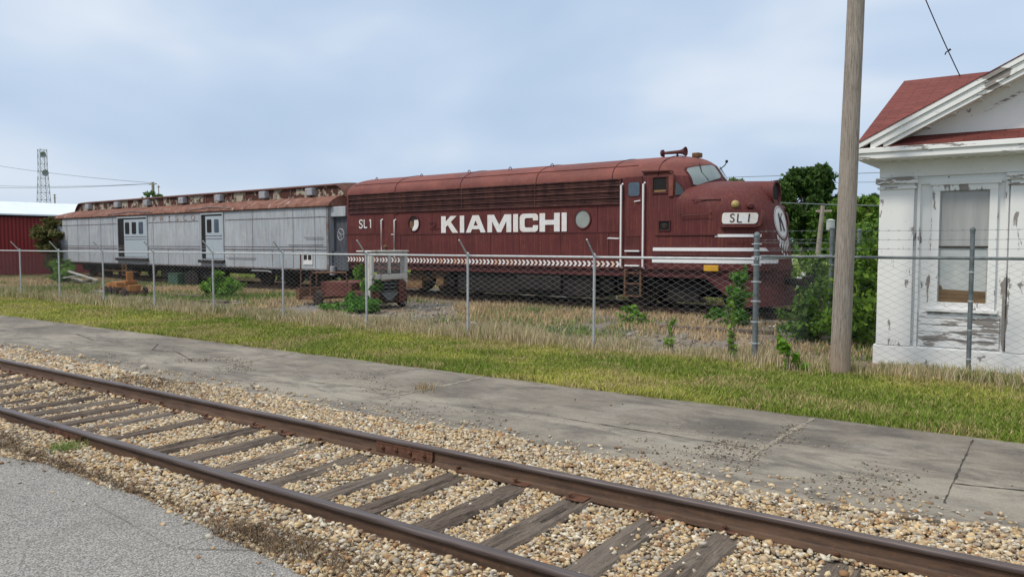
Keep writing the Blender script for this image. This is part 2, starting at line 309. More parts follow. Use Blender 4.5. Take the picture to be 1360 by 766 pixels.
# ------------------------------------------------------------------ mesh helpers
class MB:
    """collects simple shapes and links them as one mesh object"""
    def __init__(s): s.v = []; s.f = []; s.m = []; s.c = None; s.mi = 0
    def add(s, vs, fs):
        o = len(s.v); s.v += [tuple(map(float, p)) for p in vs]
        for f in fs: s.f.append(tuple(i + o for i in f)); s.m.append(s.mi)
    def box(s, x0, x1, y0, y1, z0, z1):
        s.add([(x, y, z) for x in (x0, x1) for y in (y0, y1) for z in (z0, z1)], [(0, 1, 3, 2), (4, 6, 7, 5), (0, 4, 5, 1), (2, 3, 7, 6), (0, 2, 6, 4), (1, 5, 7, 3)])
    def quad(s, a, b, c, d): s.add([a, b, c, d], [(0, 1, 2, 3)])
    def poly(s, pts): s.add(pts, [tuple(range(len(pts)))])
    def prism(s, pts, d):
        """pts: closed outline (3-D), d: extrusion vector"""
        k = len(pts); P = [Vector(p) for p in pts]; D = Vector(d)
        s.add([tuple(p) for p in P] + [tuple(p + D) for p in P], [tuple(range(k))[::-1], tuple(range(k, 2 * k))] + [(i, (i + 1) % k, (i + 1) % k + k, i + k) for i in range(k)])
    def tube(s, pts, r, n=8, caps=True, r2=None):
        P = [Vector(p) for p in pts]; k = len(P); rings = []
        for i, p in enumerate(P):
            d = (P[min(i + 1, k - 1)] - P[max(i - 1, 0)]).normalized()
            a = d.cross(Vector((0, 0, 1)))
            if a.length < .05: a = d.cross(Vector((0, 1, 0)))
            a.normalize(); b = d.cross(a); rr = r if r2 is None else r + (r2 - r) * i / (k - 1)
            if isinstance(r, (list, tuple)): rr = r[i]
            rings += [tuple(p + (a * math.cos(t) + b * math.sin(t)) * rr) for t in [2 * math.pi * j / n for j in range(n)]]
        fs = [(i * n + j, i * n + (j + 1) % n, (i + 1) * n + (j + 1) % n, (i + 1) * n + j) for i in range(k - 1) for j in range(n)]
        if caps: fs += [tuple(range(n))[::-1], tuple(range((k - 1) * n, k * n))]
        s.add(rings, fs)
    def lathe(s, prof, c, axis='Y', n=24):
        """prof: list of (r, h) along axis"""
        c = Vector(c); vs = []
        for r, h in prof:
            for j in range(n):
                t = 2 * math.pi * j / n; u, v = r * math.cos(t), r * math.sin(t)
                vs.append(tuple(c + (Vector((u, h, v)) if axis == 'Y' else Vector((h, u, v)) if axis == 'X' else Vector((u, v, h)))))
        k = len(prof); fs = [(i * n + j, i * n + (j + 1) % n, (i + 1) * n + (j + 1) % n, (i + 1) * n + j) for i in range(k - 1) for j in range(n)]
        fs += [tuple(range(n))[::-1], tuple(range((k - 1) * n, k * n))]
        s.add(vs, fs)
    def build(s, name, mats, parent=None, loc=None, smooth=False, bevel=0, rot=0, recalc=True):
        me = bpy.data.meshes.new(name); me.from_pydata(s.v, [], s.f)
        mats = mats if isinstance(mats, (list, tuple)) else [mats]
        for m in mats: me.materials.append(MT[m] if isinstance(m, str) else m)
        if len(mats) > 1: me.polygons.foreach_set('material_index', s.m)
        if recalc:
            bm = bmesh.new(); bm.from_mesh(me); bmesh.ops.recalc_face_normals(bm, faces=bm.faces); bm.to_mesh(me); bm.free()
        if smooth:
            me.polygons.foreach_set('use_smooth', [True] * len(me.polygons))
            if smooth != 'all': me.set_sharp_from_angle(angle=R(40))
        o = bpy.data.objects.new(name, me); col.objects.link(o)
        if parent: o.parent = parent
        if loc is not None: o.location = loc
        if rot: o.rotation_euler = (0, 0, rot)
        if bevel:
            b = o.modifiers.new('bevel', 'BEVEL'); b.width = bevel; b.segments = 2; b.limit_method = 'ANGLE'; b.angle_limit = R(35)
        return o
def np_mesh(name, V, Fq, mat, colors=None, parent=None, k=None, smooth=False):
    """V (n,3), Fq (m,k) faces, colours per vertex"""
    me = bpy.data.meshes.new(name); k = Fq.shape[1]
    me.vertices.add(len(V)); me.vertices.foreach_set('co', V.astype(np.float32).ravel())
    me.loops.add(Fq.size); me.loops.foreach_set('vertex_index', Fq.astype(np.int32).ravel())
    me.polygons.add(len(Fq)); me.polygons.foreach_set('loop_start', np.arange(0, Fq.size, k, dtype=np.int32))
    try: me.polygons.foreach_set('loop_total', np.full(len(Fq), k, dtype=np.int32))
    except Exception: pass
    if smooth: me.polygons.foreach_set('use_smooth', np.ones(len(Fq), bool))
    me.update(calc_edges=True)
    if colors is not None:
        a = me.color_attributes.new('Col', 'FLOAT_COLOR', 'POINT'); c4 = np.ones((len(V), 4), np.float32); c4[:, :3] = colors; a.data.foreach_set('color', c4.ravel())
    me.materials.append(MT[mat])
    o = bpy.data.objects.new(name, me); col.objects.link(o)
    if parent: o.parent = parent
    return o
def tag(o, label=None, cat=None, group=None, kind=None):
    if label: o['label'] = label
    if cat: o['category'] = cat
    if group: o['group'] = group
    if kind: o['kind'] = kind
    return o
def empty(name, loc, label, cat, group=None, rz=0):
    o = bpy.data.objects.new(name, None); col.objects.link(o); o.location = loc; o.rotation_euler = (0, 0, rz); o.empty_display_size = .2
    return tag(o, label, cat, group)
def vnoise(x, y, s, seed=0):
    """cheap smooth value noise in numpy"""
    r = np.random.default_rng(seed); T = r.random((64, 64)); u = np.asarray(x) * s; v = np.asarray(y) * s
    i = np.floor(u).astype(int); j = np.floor(v).astype(int); fu = u - i; fv = v - j; fu = fu * fu * (3 - 2 * fu); fv = fv * fv * (3 - 2 * fv)
    g = lambda a, b: T[a % 64, b % 64]
    return (g(i, j) * (1 - fu) + g(i + 1, j) * fu) * (1 - fv) + (g(i, j + 1) * (1 - fu) + g(i + 1, j + 1) * fu) * fv
def fbm(x, y, s, seed=0): return (vnoise(x, y, s, seed) + .5 * vnoise(x, y, s * 2.1, seed + 1) + .25 * vnoise(x, y, s * 4.3, seed + 2)) / 1.75

# ------------------------------------------------------------------ SETTING: ground, road, platform, yard
m = MB(); m.quad((-1500, -1500, -.30), (1500, -1500, -.30), (1500, 1500, -.30), (-1500, 1500, -.30)); tag(m.build('ground', 'meadow'), kind='structure')
m = MB(); m.box(-1400, 1400, 30, 1400, -.25, .03); m.box(-1400, -52, 11, 30, -.25, .03); tag(m.build('field', 'meadow'), kind='structure')
def sheet(name, x0, x1, y0, y1, z, nx, ny, mat, amp=0, s=1, seed=3):
    X, Y = np.meshgrid(np.linspace(x0, x1, nx), np.linspace(y0, y1, ny), indexing='ij'); Z = z(X, Y) if callable(z) else np.full(X.shape, float(z))
    if amp: Z = Z + (fbm(X, Y, s, seed) - .5) * amp
    V = np.stack([X, Y, Z], -1).reshape(-1, 3); i = np.arange(nx - 1)[:, None] * ny + np.arange(ny - 1)[None]; i = i.ravel()
    return np_mesh(name, V, np.stack([i, i + ny, i + ny + 1, i + 1], 1), mat, smooth=True)
def zball(x, y):
    z = np.where(y > 5.0, .02 + (y - 5.0) * .03, -.035)
    z = np.where((y > 4.93) & (y <= 5.15), np.maximum(z, .01), z)
    z = np.where(y < 3.36, .070 - .04 * np.clip((3.36 - y) / .45, 0, 1), z)
    z = np.where((y > 3.48) & (y < 4.86), -.016 + .02 * np.clip((y - 4.66) / .14, 0, 1) + .02 * np.clip((3.66 - y) / .14, 0, 1), z)
    return z
tag(sheet('track_bed', -120, 14, 1.2, 5.95, lambda x, y: np.where(y > 5.6, 0, zball(x, y) - .012), 700, 60, 'gravel_base', .02, 5), kind='structure')
# asphalt road edge follows the photo's shallow curve
edge = [(-60, 2.62), (-30, 2.66), (-14, 2.72), (-10, 2.62), (-8.2, 2.66), (-7.6, 2.80), (-7.1, 2.93), (-6.2, 2.97), (-5.3, 2.92), (-4.2, 2.84), (-3.4, 2.77), (-2, 2.74), (0, 2.75), (10, 2.8)]
ex = np.array([e[0] for e in edge]); ey = np.array([e[1] for e in edge])
xs = np.linspace(-60, 10, 1400); ys = np.interp(xs, ex, ey) + (fbm(xs, xs * 0 + 3, 3.2, 5) - .5) * .12 + (fbm(xs, xs * 0 + 9, 14, 6) - .5) * .03
m = MB(); k = len(xs)
m.v = [(x, y, .035) for x, y in zip(xs, ys)] + [(x, -60, .035) for x in xs] + [(x, y - .0, -.06) for x, y in zip(xs, ys)]
m.f = [(i, i + 1, i + 1 + k, i + k) for i in range(k - 1)] + [(i, i + 2 * k, i + 1 + 2 * k, i + 1) for i in range(k - 1)]; m.m = [0] * len(m.f)
tag(m.build('road', 'asphalt'), kind='structure')
road_y = lambda x: np.interp(x, ex, ey)
# concrete platform slab, near edge irregular, with joints and cracks
m = MB()
xs = np.linspace(-120, 14, 1600); yn = 5.72 + (fbm(xs, xs * 0, 1.1, 21) - .5) * .35; k = len(xs)
m.v = [(x, y, .05) for x, y in zip(xs, yn)] + [(x, 8.5, .05) for x in xs] + [(x, y, -.1) for x, y in zip(xs, yn)] + [(x, 8.5, -.1) for x in xs]
m.f = [(i, i + 1, i + 1 + k, i + k) for i in range(k - 1)] + [(i + 2 * k, i + 1 + 2 * k, i + 1, i) for i in range(k - 1)] + [(i + k, i + 1 + k, i + 1 + 3 * k, i + 3 * k) for i in range(k - 1)]; m.m = [0] * len(m.f)
def joint(pts, w, mi, z=.054):
    m.mi = mi; P = [Vector((p[0], p[1], z)) for p in pts]; Q = [P[0]]
    for a, b in zip(P, P[1:]):
        nseg = max(2, int((b - a).length / .06))
        for i in range(1, nseg + 1): Q.append(a.lerp(b, i / nseg))
    L = []; Rr = []
    for i, q in enumerate(Q):
        d = (Q[min(i + 1, len(Q) - 1)] - Q[max(i - 1, 0)]).normalized(); nn = Vector((-d.y, d.x, 0)); ww = w * (.25 + 1.1 * random.random() ** 1.4) / 2; jt = random.uniform(-.25, .25) * w
        L.append(q + nn * (ww + jt)); Rr.append(q - nn * (ww - jt))
    for i in range(len(Q) - 1): m.quad(L[i], L[i + 1], Rr[i + 1], Rr[i])
joint([(-2.15, 8.45), (-2.22, 6.4)], .07, 1); joint([(-.70, 8.4), (-.68, 6.2)], .018, 2)
joint([(-6.55, 8.48), (-6.62, 6.5)], .08, 1); joint([(-7.78, 8.48), (-7.88, 7.8)], .06, 1)
joint([(-10.58, 8.4), (-10.38, 6.9)], .06, 1); joint([(-8.5, 6.72), (-6.66, 7.02)], .03, 1); joint([(-4.35, 6.9), (-2.2, 6.86)], .02, 2)
joint([(-14.5, 8.4), (-14.4, 6.2)], .05, 1); joint([(-18.6, 8.4), (-18.6, 6.1)], .05, 1); joint([(-23, 8.4), (-22.9, 6.1)], .05, 1); joint([(-13.6, 7.7), (-12.9, 7.2), (-12.4, 7.35), (-11.2, 6.9)], .03, 2)
joint([(-16.5, 7.6), (-15.2, 7.3), (-14.4, 7.5)], .03, 2); joint([(-.68, 6.75), (.3, 7.0), (.8, 7.7)], .025, 2); joint([(-9.4, 8.1), (-9.2, 7.3), (-8.5, 6.9)], .03, 1)
platform = tag(m.build('platform', ['concrete', 'joint_sand', 'crack_dark'], recalc=False), kind='structure')
tag(sheet('grass_verge', -120, 14, 8.46, 12.3, .045, 500, 16, 'turf', .03, 2), kind='structure')
tag(sheet('yard_ground', -52, 14, 12.3, 30, .04, 220, 70, 'yard_soil', .07, .8), kind='structure')

# ------------------------------------------------------------------ stuff: stones
def ico():
    bm = bmesh.new(); bmesh.ops.create_icosphere(bm, subdivisions=1, radius=1); V = np.array([v.co[:] for v in bm.verts]); F_ = np.array([[v.index for v in f.verts] for f in bm.faces]); bm.free(); return V, F_
IV, IF = ico()
def stones(name, P, size, label_cols, seed=1, flat=.65, mat='stone'):
    r = np.random.default_rng(seed); N = len(P); nv = len(IV); size = np.broadcast_to(size, N) * np.clip(r.lognormal(0, .34, N), .5, 2.3)
    jit = IV[None] * r.uniform(.48, 1.4, (N, nv, 1)); jit = jit * np.stack([r.uniform(.8, 1.45, N), r.uniform(.7, 1.1, N), r.uniform(flat * .7, flat * 1.3, N)], 1)[:, None]
    a = r.uniform(0, 6.283, N); t = r.normal(0, .35, N); ca, sa, ct, st = np.cos(a), np.sin(a), np.cos(t), np.sin(t)
    x, y, z = jit[..., 0], jit[..., 1], jit[..., 2]
    y2 = y * ct[:, None] - z * st[:, None]; z2 = y * st[:, None] + z * ct[:, None]; x3 = x * ca[:, None] - y2 * sa[:, None]; y3 = x * sa[:, None] + y2 * ca[:, None]
    V = np.stack([x3, y3, z2], -1) * size[:, None, None] + P[:, None]
    pal = np.array(label_cols); w = r.integers(0, len(pal), N); C = pal[w] * r.uniform(.75, 1.2, (N, 1)); C = np.repeat(C[:, None], nv, 1) * r.uniform(.9, 1.1, (N, nv, 1))
    F_ = (IF[None] + np.arange(N)[:, None, None] * nv).reshape(-1, 3)
    return np_mesh(name, V.reshape(-1, 3), F_, mat, C.reshape(-1, 3))
PAL = [(.50, .37, .22), (.57, .46, .29), (.62, .54, .40), (.48, .33, .17), (.50, .46, .38), (.40, .37, .31), (.34, .19, .09), (.58, .47, .31), (.22, .15, .10), (.55, .41, .22), (.66, .61, .50), (.48, .38, .25), (.30, .26, .21)]
def band(n, x0, x1, y0, y1): return rng.uniform(x0, x1, n), rng.uniform(y0, y1, n)
TIE_X = [-0.02, -.56, -1.14, -1.86, -2.36, -2.98, -3.54, -4.12, -4.62, -5.18, -5.82, -6.34, -6.82, -7.62, -8.22, -8.62, -8.98, -9.40, -9.84, -10.32, -10.9]
x = -11.45
while x > -42: TIE_X.append(round(x + random.uniform(-.05, .05), 2)); x -= .55
TIE_X = [t + .11 for t in TIE_X]
def keep_ties(x, y, cover=.06):
    tx = np.array(TIE_X); d = np.abs(x[:, None] - tx[None]).min(1) + (fbm(x, y, 7, 93) - .42) * .06; cover = np.clip((fbm(x, y, 1.3, 95) - .47) * 1.6, .015, .30) * np.where(x > -6, .25, 1)
    inside = (y > 3.47) & (y < 4.80)
    return ~(inside & (d < .115)) | (rng.random(len(x)) < cover)
def on_rail(x, y): return (np.abs(y - 3.43) < .075) | (np.abs(y - 4.91) < .075)
Pl = []
for (nn, x0, x1) in ((125000, -9.5, .6), (46000, -20, -9.5), (14000, -45, -20), (14000, .6, 4)):
    x, y = band(nn, x0, x1, 2.55, 6.15)
    ky = keep_ties(x, y, .035) & ~on_rail(x, y)
    edge_f = 5.80 + (fbm(x, x * 0, 1.3, 31) - .5) * .5; ky &= (y < edge_f) | (rng.random(nn) < .05)
    ky &= (y > road_y(x) + .02 + (fbm(x, x * 0, 2, 33) - .5) * .2) | (rng.random(nn) < .004)
    x, y = x[ky], y[ky]; z = zball(x, y) + rng.uniform(-.010, .014, len(x)) + (fbm(x, y, 4, 12) - .5) * .03
    z = np.where(y > edge_f[ky] - .03, np.maximum(z, .055), z); z = np.where(y < road_y(x), .04, z)
    Pl.append(np.stack([x, y, z], 1))
P = np.concatenate(Pl); d = np.hypot(P[:, 0], P[:, 1])
tag(stones('ballast', P, np.where(d < 12, .0138, .021), PAL, 3), 'tan and cream ballast stones packed between and beside the rusty rails', 'ballast', kind='stuff')
# small crumbs of gravel scattered on the platform
cl = []
for cx, cy, sx, sy, nn in ((-2.3, 6.85, .35, .3, 700), (-.8, 6.5, 1.0, .25, 700), (-1.6, 6.5, .9, .3, 400), (-10.7, 7.0, .6, .25, 900), (-8.1, 7.1, .7, .25, 700), (-4, 6.1, 3, .3, 900), (-9, 6.2, 4, .3, 900), (-12, 6.3, 5, .3, 500), (-6, 7, 5, .7, 350), (-2.2, 7.6, .05, .5, 200)):
    cl.append(np.stack([rng.normal(cx, sx, nn), rng.normal(cy, sy, nn), np.full(nn, .056)], 1))
P = np.concatenate(cl); P = P[(P[:, 1] < 8.4) & (P[:, 1] > 5.75)]; P = P[(fbm(P[:, 0], P[:, 1], 1.6, 91) + rng.normal(0, .06, len(P)) > .55)]
tag(stones('loose_grit', P, .0065, [(.42, .36, .26), (.22, .18, .13), (.09, .07, .05), (.13, .10, .08), (.48, .43, .35)], 5), 'fine grit and crumbs scattered across the concrete platform', 'grit', kind='stuff')
x, y = band(9000, -40, 1, 12.3, 21); ky = fbm(x, y, .5, 44) > .5; x, y = x[ky], y[ky]
tag(stones('yard_gravel', np.stack([x, y, np.full(len(x), .06)], 1), .03, [(.30, .29, .27), (.22, .2, .18), (.38, .34, .28), (.17, .14, .12)], 6), 'grey gravel lying among the dry weeds of the fenced yard', 'gravel', kind='stuff')
# stones sitting on ties
for i, (px, py) in enumerate([(652, 655), (628, 661), (624, 670), (572, 688), (933, 722), (928, 737), (908, 748)]):
    p = onz(px, py, .03); o = stones('loose_stone', np.array([[p[0], p[1], .036]]), .02, [(.68, .60, .5)], 70 + i)
    tag(o, 'pale loose stone lying on top of a timber tie', 'stone', 'loose stones on the ties')

# ------------------------------------------------------------------ track: ties and rails
def tie_mesh(seed):
    r = np.random.default_rng(seed); nx, ny = 12, 60; X = np.linspace(-.115, .115, nx); Y = np.linspace(-1.25, 1.25, ny); XX, YY = np.meshgrid(X, Y, indexing='ij')
    Z = np.zeros_like(XX) + (fbm(XX * 12, YY * 1.2, 1, seed) - .5) * .012
    for _ in range(4):
        cx = r.uniform(-.08, .08); y0 = r.uniform(-1.2, .2); y1 = y0 + r.uniform(.7, 1.8); w = (YY > y0) & (YY < y1); Z -= w * np.exp(-((XX - cx - .012 * np.sin(YY * 3)) / .009) ** 2) * r.uniform(.012, .03)
    e = (np.abs(XX) > .11); Z -= e * (.012 + .02 * fbm(XX * 3, YY * 3, 1, seed + 4)); XX = XX + e * np.sign(XX) * (fbm(YY * 4, YY * 0, 1, seed + 5)[...] - .6) * .03
    V = np.stack([XX, YY, Z], -1).reshape(-1, 3); i = (np.arange(nx - 1)[:, None] * ny + np.arange(ny - 1)[None]).ravel(); F_ = [tuple(q) for q in np.stack([i, i + ny, i + ny + 1, i + 1], 1)]
    V = [tuple(v) for v in V]
    rim = [a * ny for a in range(nx)] + [(nx - 1) * ny + b for b in range(1, ny)] + [a * ny + ny - 1 for a in range(nx - 2, -1, -1)] + [b for b in range(ny - 2, 0, -1)]
    o = len(V); V += [(V[q][0], V[q][1], -.16) for q in rim]; k = len(rim); F_ += [(rim[j], rim[(j + 1) % k], o + (j + 1) % k, o + j) for j in range(k)]
    me = bpy.data.meshes.new('railroad_tie'); me.from_pydata(V, [], F_); me.materials.append(MT['tie_wood']); return me
TM = [tie_mesh(100 + i) for i in range(7)]
mp_ = MB(); mp_.box(-.075, .075, -.115, .115, .004, .013); plate_me = mp_.build('tie_plate', 'joint_rust', bevel=.003)
ms_ = MB(); ms_.tube([(0, 0, .0), (0, 0, .045)], .009, 6); ms_.lathe([(.012, .04), (.019, .045), (.017, .056), (.006, .06)], (0, .006, 0), 'Z', 8); spike_me = ms_.build('spike', 'joint_rust')
TLAB = {0: 'dark splintered timber tie nearest the right edge of the photo', 1: 'timber tie crossing the bottom edge near the right corner', 2: 'frayed grey timber tie with its split end poking out past the far rail', 3: 'brown timber tie with three pale stones on its splintered top',
        4: 'wide smooth timber tie with one long straight crack', 5: 'dark deeply cracked tie reaching the near rail at the bottom centre', 6: 'dark timber tie with four pale stones lying on it', 7: 'brown timber tie just right of the rusty rail joint', 8: 'dark timber tie directly under the rusty rail joint bar', 9: 'pale grey bleached timber tie just left of the rail joint bar'}
first = True
for i, X0 in enumerate(TIE_X):
    t = empty('railroad_tie', (X0, 4.17 + random.uniform(-.05, .05), .012 + random.uniform(-.016, .012)), '', 'railway tie', 'weathered timber ties of the near track', R(random.uniform(-1.2, 1.2)))
    t['label'] = TLAB.get(i, 'weathered timber tie half sunk in tan ballast in the left stretch of the near track' if i > 19 else 'weathered timber tie between the rails left of the rail joint')
    o = bpy.data.objects.new('timber', TM[i % 7]); col.objects.link(o); o.parent = t
    if i < 34:
        for sy in (-.74, .74):
            p_ = plate_me if first else plate_me.copy()
            if not first: col.objects.link(p_)
            p_.parent = t; p_.location = (0, sy, 0); 
            for q in (-1, 1):
                s_ = spike_me if first else spike_me.copy()
                if not first: col.objects.link(s_)
                s_.parent = t; s_.location = (q * .05 * (1 if sy > 0 else -1), sy + q * .085, -.012); first = False
def rail_profile():
    h = .148; z0 = .014
    half = [(.068, 0), (.068, .008), (.018, .022), (.009, .034), (.009, .104), (.03, .114), (.034, .120), (.035, .140), (.030, .147), (.018, .150)]
    pts = [(y, z + z0 - .004) for y, z in half] + [(-y, z + z0 - .004) for y, z in half[::-1]]
    return pts
def rail(y0, label, joints):
    root = empty('rail', (-20, y0, 0), label, 'rail', 'two rails of the near track')
    pr = rail_profile(); k = len(pr); xs = np.linspace(-160, 12, 345); m = MB()
    for x in xs: m.v += [(x + 20, y, z) for y, z in pr]
    for i in range(len(xs) - 1):
        for j in range(k): m.f.append((i * k + j, i * k + (j + 1) % k, (i + 1) * k + (j + 1) % k, (i + 1) * k + j)); m.m.append(1 if 6 <= j <= 12 else 0)
    m.f += [tuple(range(k)), tuple(range((len(xs) - 1) * k, len(xs) * k))]; m.m += [0, 0]
    m.build('rail_body', ['rail_steel', 'rail_head'], root, smooth=True)
    for x0, x1 in joints:
        for sg in (-1, 1):
            m = MB(); a, b = x0 + 20, x1 + 20; m.prism([(a, sg * .012, .036), (a, sg * .040, .030), (a, sg * .034, .06), (a, sg * .030, .092), (a, sg * .034, .118), (a, sg * .012, .118)], (b - a, 0, 0)); m.build('joint_bar', 'joint_rust', root, bevel=.003)
            for q in range(4):
                m = MB(); m.lathe([(.017, 0), (.019, sg * .004), (.019, sg * .018), (.013, sg * .02), (.011, sg * .034)], (a + (b - a) * (.13 + .247 * q), sg * .033, .078), 'Y', 6); m.build('bolt', 'joint_rust', root)
    return root
rail(4.915, 'rusty brown far rail carrying the bolted joint bar mid picture', [(-5.03, -4.36)])
rail(3.43, 'rusty brown near rail running closest to the asphalt road', [(-7.98, -7.35)])

# ------------------------------------------------------------------ grasses (each blade a thin bent strip)
def blades(name, x, y, z, h, w, cols, lean=.5, seed=1, mat='grass_blade'):
    r = np.random.default_rng(seed); N = len(x); a = r.uniform(0, 6.283, N); l = r.uniform(.1, 1, N) * lean * h; dx, dy = np.cos(a) * l, np.sin(a) * l
    b = r.uniform(0, 6.283, N); wx, wy = np.cos(b) * w, np.sin(b) * w
    V = np.zeros((N, 5, 3)); V[:, 0] = np.stack([x - wx, y - wy, z], 1); V[:, 1] = np.stack([x + wx, y + wy, z], 1)
    V[:, 2] = np.stack([x - wx * .7 + dx * .35, y - wy * .7 + dy * .35, z + h * .55], 1); V[:, 3] = np.stack([x + wx * .7 + dx * .35, y + wy * .7 + dy * .35, z + h * .55], 1)
    V[:, 4] = np.stack([x + dx, y + dy, z + h * .97], 1)
    F_ = np.array([[0, 1, 3], [0, 3, 2], [2, 3, 4]]); F_ = (F_[None] + np.arange(N)[:, None, None] * 5).reshape(-1, 3)
    C = np.repeat(cols[:, None], 5, 1)
    return np_mesh(name, V.reshape(-1, 3), F_, mat, C.reshape(-1, 3))
def mixc(a, b, t): return np.array(a)[None] * (1 - t[:, None]) + np.array(b)[None] * t[:, None]
# mown verge
X_, Y_ = [], []
for nn, x0, x1 in ((50000, 1.5, 6.5), (150000, -8, 1.5), (120000, -18, -8), (80000, -50, -18)):
    a, b = band(nn, x0, x1, 8.40, 12.2); X_.append(a); Y_.append(b)
x = np.concatenate(X_); y = np.concatenate(Y_); N = len(x); edge = 8.5 + (fbm(x, x * 0, 2.5, 61) - .5) * .18; k = y > edge; x, y = x[k], y[k]; N = len(x)
t = np.clip((fbm(x, y, .55, 51) - .38 - .10 * np.clip((x + 7) / 5, 0, 1)) * 2.6 + rng.normal(0, .22, N), 0, 1)
dry = np.clip((y - 11.2) / .8 + (fbm(x, y, 1.1, 55) - .5) * 2.2, 0, 1) * (rng.random(N) < .75)
C = mixc((.14, .20, .03), (.39, .38, .085), t); C = C * (1 - dry[:, None]) + mixc((.30, .22, .09), (.40, .32, .16), rng.random(N)) * dry[:, None]
tan = rng.random(N) < .12 + .45 * np.clip((fbm(x, y, 1.1, 57) - .48) * 6, 0, 1); C[tan] = np.array([.40, .32, .16]) * rng.uniform(.7, 1.1, (tan.sum(), 1)); C *= rng.uniform(.9, 1.4, (N, 1))
d = np.hypot(x, y); h = rng.uniform(.02, .07, N) * (.5 + 1.3 * fbm(x, y, 1.9, 59)); tag(blades('verge_grass', x, y, np.full(N, .04), h, .0035 + d * .00022, C, 1.0, 5), 'mown green grass strip between platform and chain link fence', 'grass', kind='stuff')
# tall dry grass along the fence foot
x, y = band(130000, -48, 5, 11.2, 12.9); dn = fbm(x, y, .9, 71) + .25 * np.exp(-((y - 11.9) / .45) ** 2); k = (dn > .50) & (rng.random(len(x)) < np.where(y < 11.6, .16, 1)); k &= ~((y > 12.9) & (x > -2.5)); x, y = x[k], y[k]; N = len(x)
g = (rng.random(N) < .12 + .25 * (fbm(x, y, .5, 73) > .57)) ; C = mixc((.44, .34, .19), (.62, .54, .36), rng.random(N)); C[g] = mixc((.14, .2, .04), (.24, .28, .07), rng.random(g.sum())); C *= rng.uniform(.75, 1.15, (N, 1))
h = rng.uniform(.06, .34, N) * np.clip(.55 + 1.1 * (fbm(x, y, 1.3, 75) - .3), .4, 1.3) * np.where((x > -3) & (y > 12), .4, 1); tag(blades('dry_grass', x, y, np.full(N, .04), h, .0035 + np.hypot(x, y) * .0002, C, .55, 8), 'tall straw coloured grass growing along the foot of the fence', 'dry grass', kind='stuff')
# yard weeds
x, y = band(230000, -50, 2, 12.9, 27); dn = fbm(x, y, .45, 81) * .6 + fbm(x, y, 1.6, 82) * .4 + np.where((y > 15.6) & (y < 18.5), .05, 0); k = dn > .455; k &= ~((x > -2.5) & (y < 21)); x, y = x[k], y[k]; N = len(x)
gz = fbm(x, y, .35, 84) + rng.normal(0, .1, N); C = mixc((.42, .29, .15), (.60, .46, .28), rng.random(N)); g = gz > .56; C[g] = mixc((.09, .17, .03), (.2, .27, .06), rng.random(g.sum())); C *= rng.uniform(.7, 1.15, (N, 1))
tag(blades('yard_weeds', x, y, np.full(N, .04), rng.uniform(.04, .20, N) * (.35 + dn[k]), .005 + np.hypot(x, y) * .0002, C, .8, 9), 'brown and green weeds covering the yard round the train', 'weeds', kind='stuff')
# meadow beyond the train, seen under it
x, y = band(50000, -75, 0, 24, 60); N = len(x); C = mixc((.14, .24, .04), (.40, .44, .12), np.clip(fbm(x, y, .3, 87) + rng.normal(0, .12, N), 0, 1)); tag(blades('meadow_grass', x, y, np.full(N, .03), rng.uniform(.12, .4, N), .02 + np.hypot(x, y) * .0003, C, .6, 10), 'bright green meadow grass beyond the parked train', 'grass', kind='stuff')
# twigs and dead stems beside the road edge
x = np.concatenate([rng.normal(cx, sx, nn) for cx, cy, sx, sy, nn in ((-8.6, 3.08, 1.0, .13, 6500), (-3.6, 3.0, .6, .1, 1900), (-4.1, 2.95, .25, .08, 1200), (-6.4, 2.98, .8, .04, 1500), (-9.6, 5.45, .7, .15, 1400))]); y = np.concatenate([rng.normal(cy, sy, nn) for cx, cy, sx, sy, nn in ((-8.6, 3.08, 1.0, .13, 6500), (-3.6, 3.0, .6, .1, 1900), (-4.1, 2.95, .25, .08, 1200), (-6.4, 2.98, .8, .04, 1500), (-9.6, 5.45, .7, .15, 1400))]); N = len(x)
C = mixc((.05, .035, .025), (.24, .17, .11), rng.random(N)); tag(blades('dead_stems', x, y, np.full(N, .045), rng.uniform(.012, .06, N), .0022, C, 2.6, 11), 'dead brown stems and litter along the asphalt edge', 'litter', kind='stuff')
def tuft(name, cx, cy, cz, r, n, h, c1, c2, label, cat='weed', seed=1, w=.004, lean=.8, group=None):
    q = np.random.default_rng(seed); x = q.normal(cx, r, n); y = q.normal(cy, r, n); t = q.random(n); C = mixc(c1, c2, t); tag(blades(name, x, y, np.full(n, cz), q.uniform(.5, 1, n) * h, w, C, lean, seed), label, cat, group)
p = onz(88, 602, .02); tuft('grass_tuft', p[0], p[1], .05, .07, 260, .10, (.12, .22, .05), (.3, .36, .12), 'small green grass tuft growing beside the near rail joint', 'grass tuft', 3, .003)
p = onz(1292, 508, .05); tuft('grass_tuft', p[0], p[1], .04, .10, 300, .24, (.09, .18, .02), (.2, .3, .05), 'green grass tuft growing round the foot of the post before the white building', 'grass tuft', 4, .006)
tuft('dry_tuft', -6.57, 7.25, .05, .09, 90, .13, (.3, .22, .12), (.5, .4, .24), 'dry brown weed tuft growing in a platform joint', 'weed', 5, .004, 1.2)
p = onz(578, 488, .05); tuft('dry_tuft', p[0], p[1], .05, .07, 110, .10, (.4, .33, .14), (.5, .42, .22), 'straw tuft leaning over the grass edge of the platform', 'weed', 6, .004, 1.3)
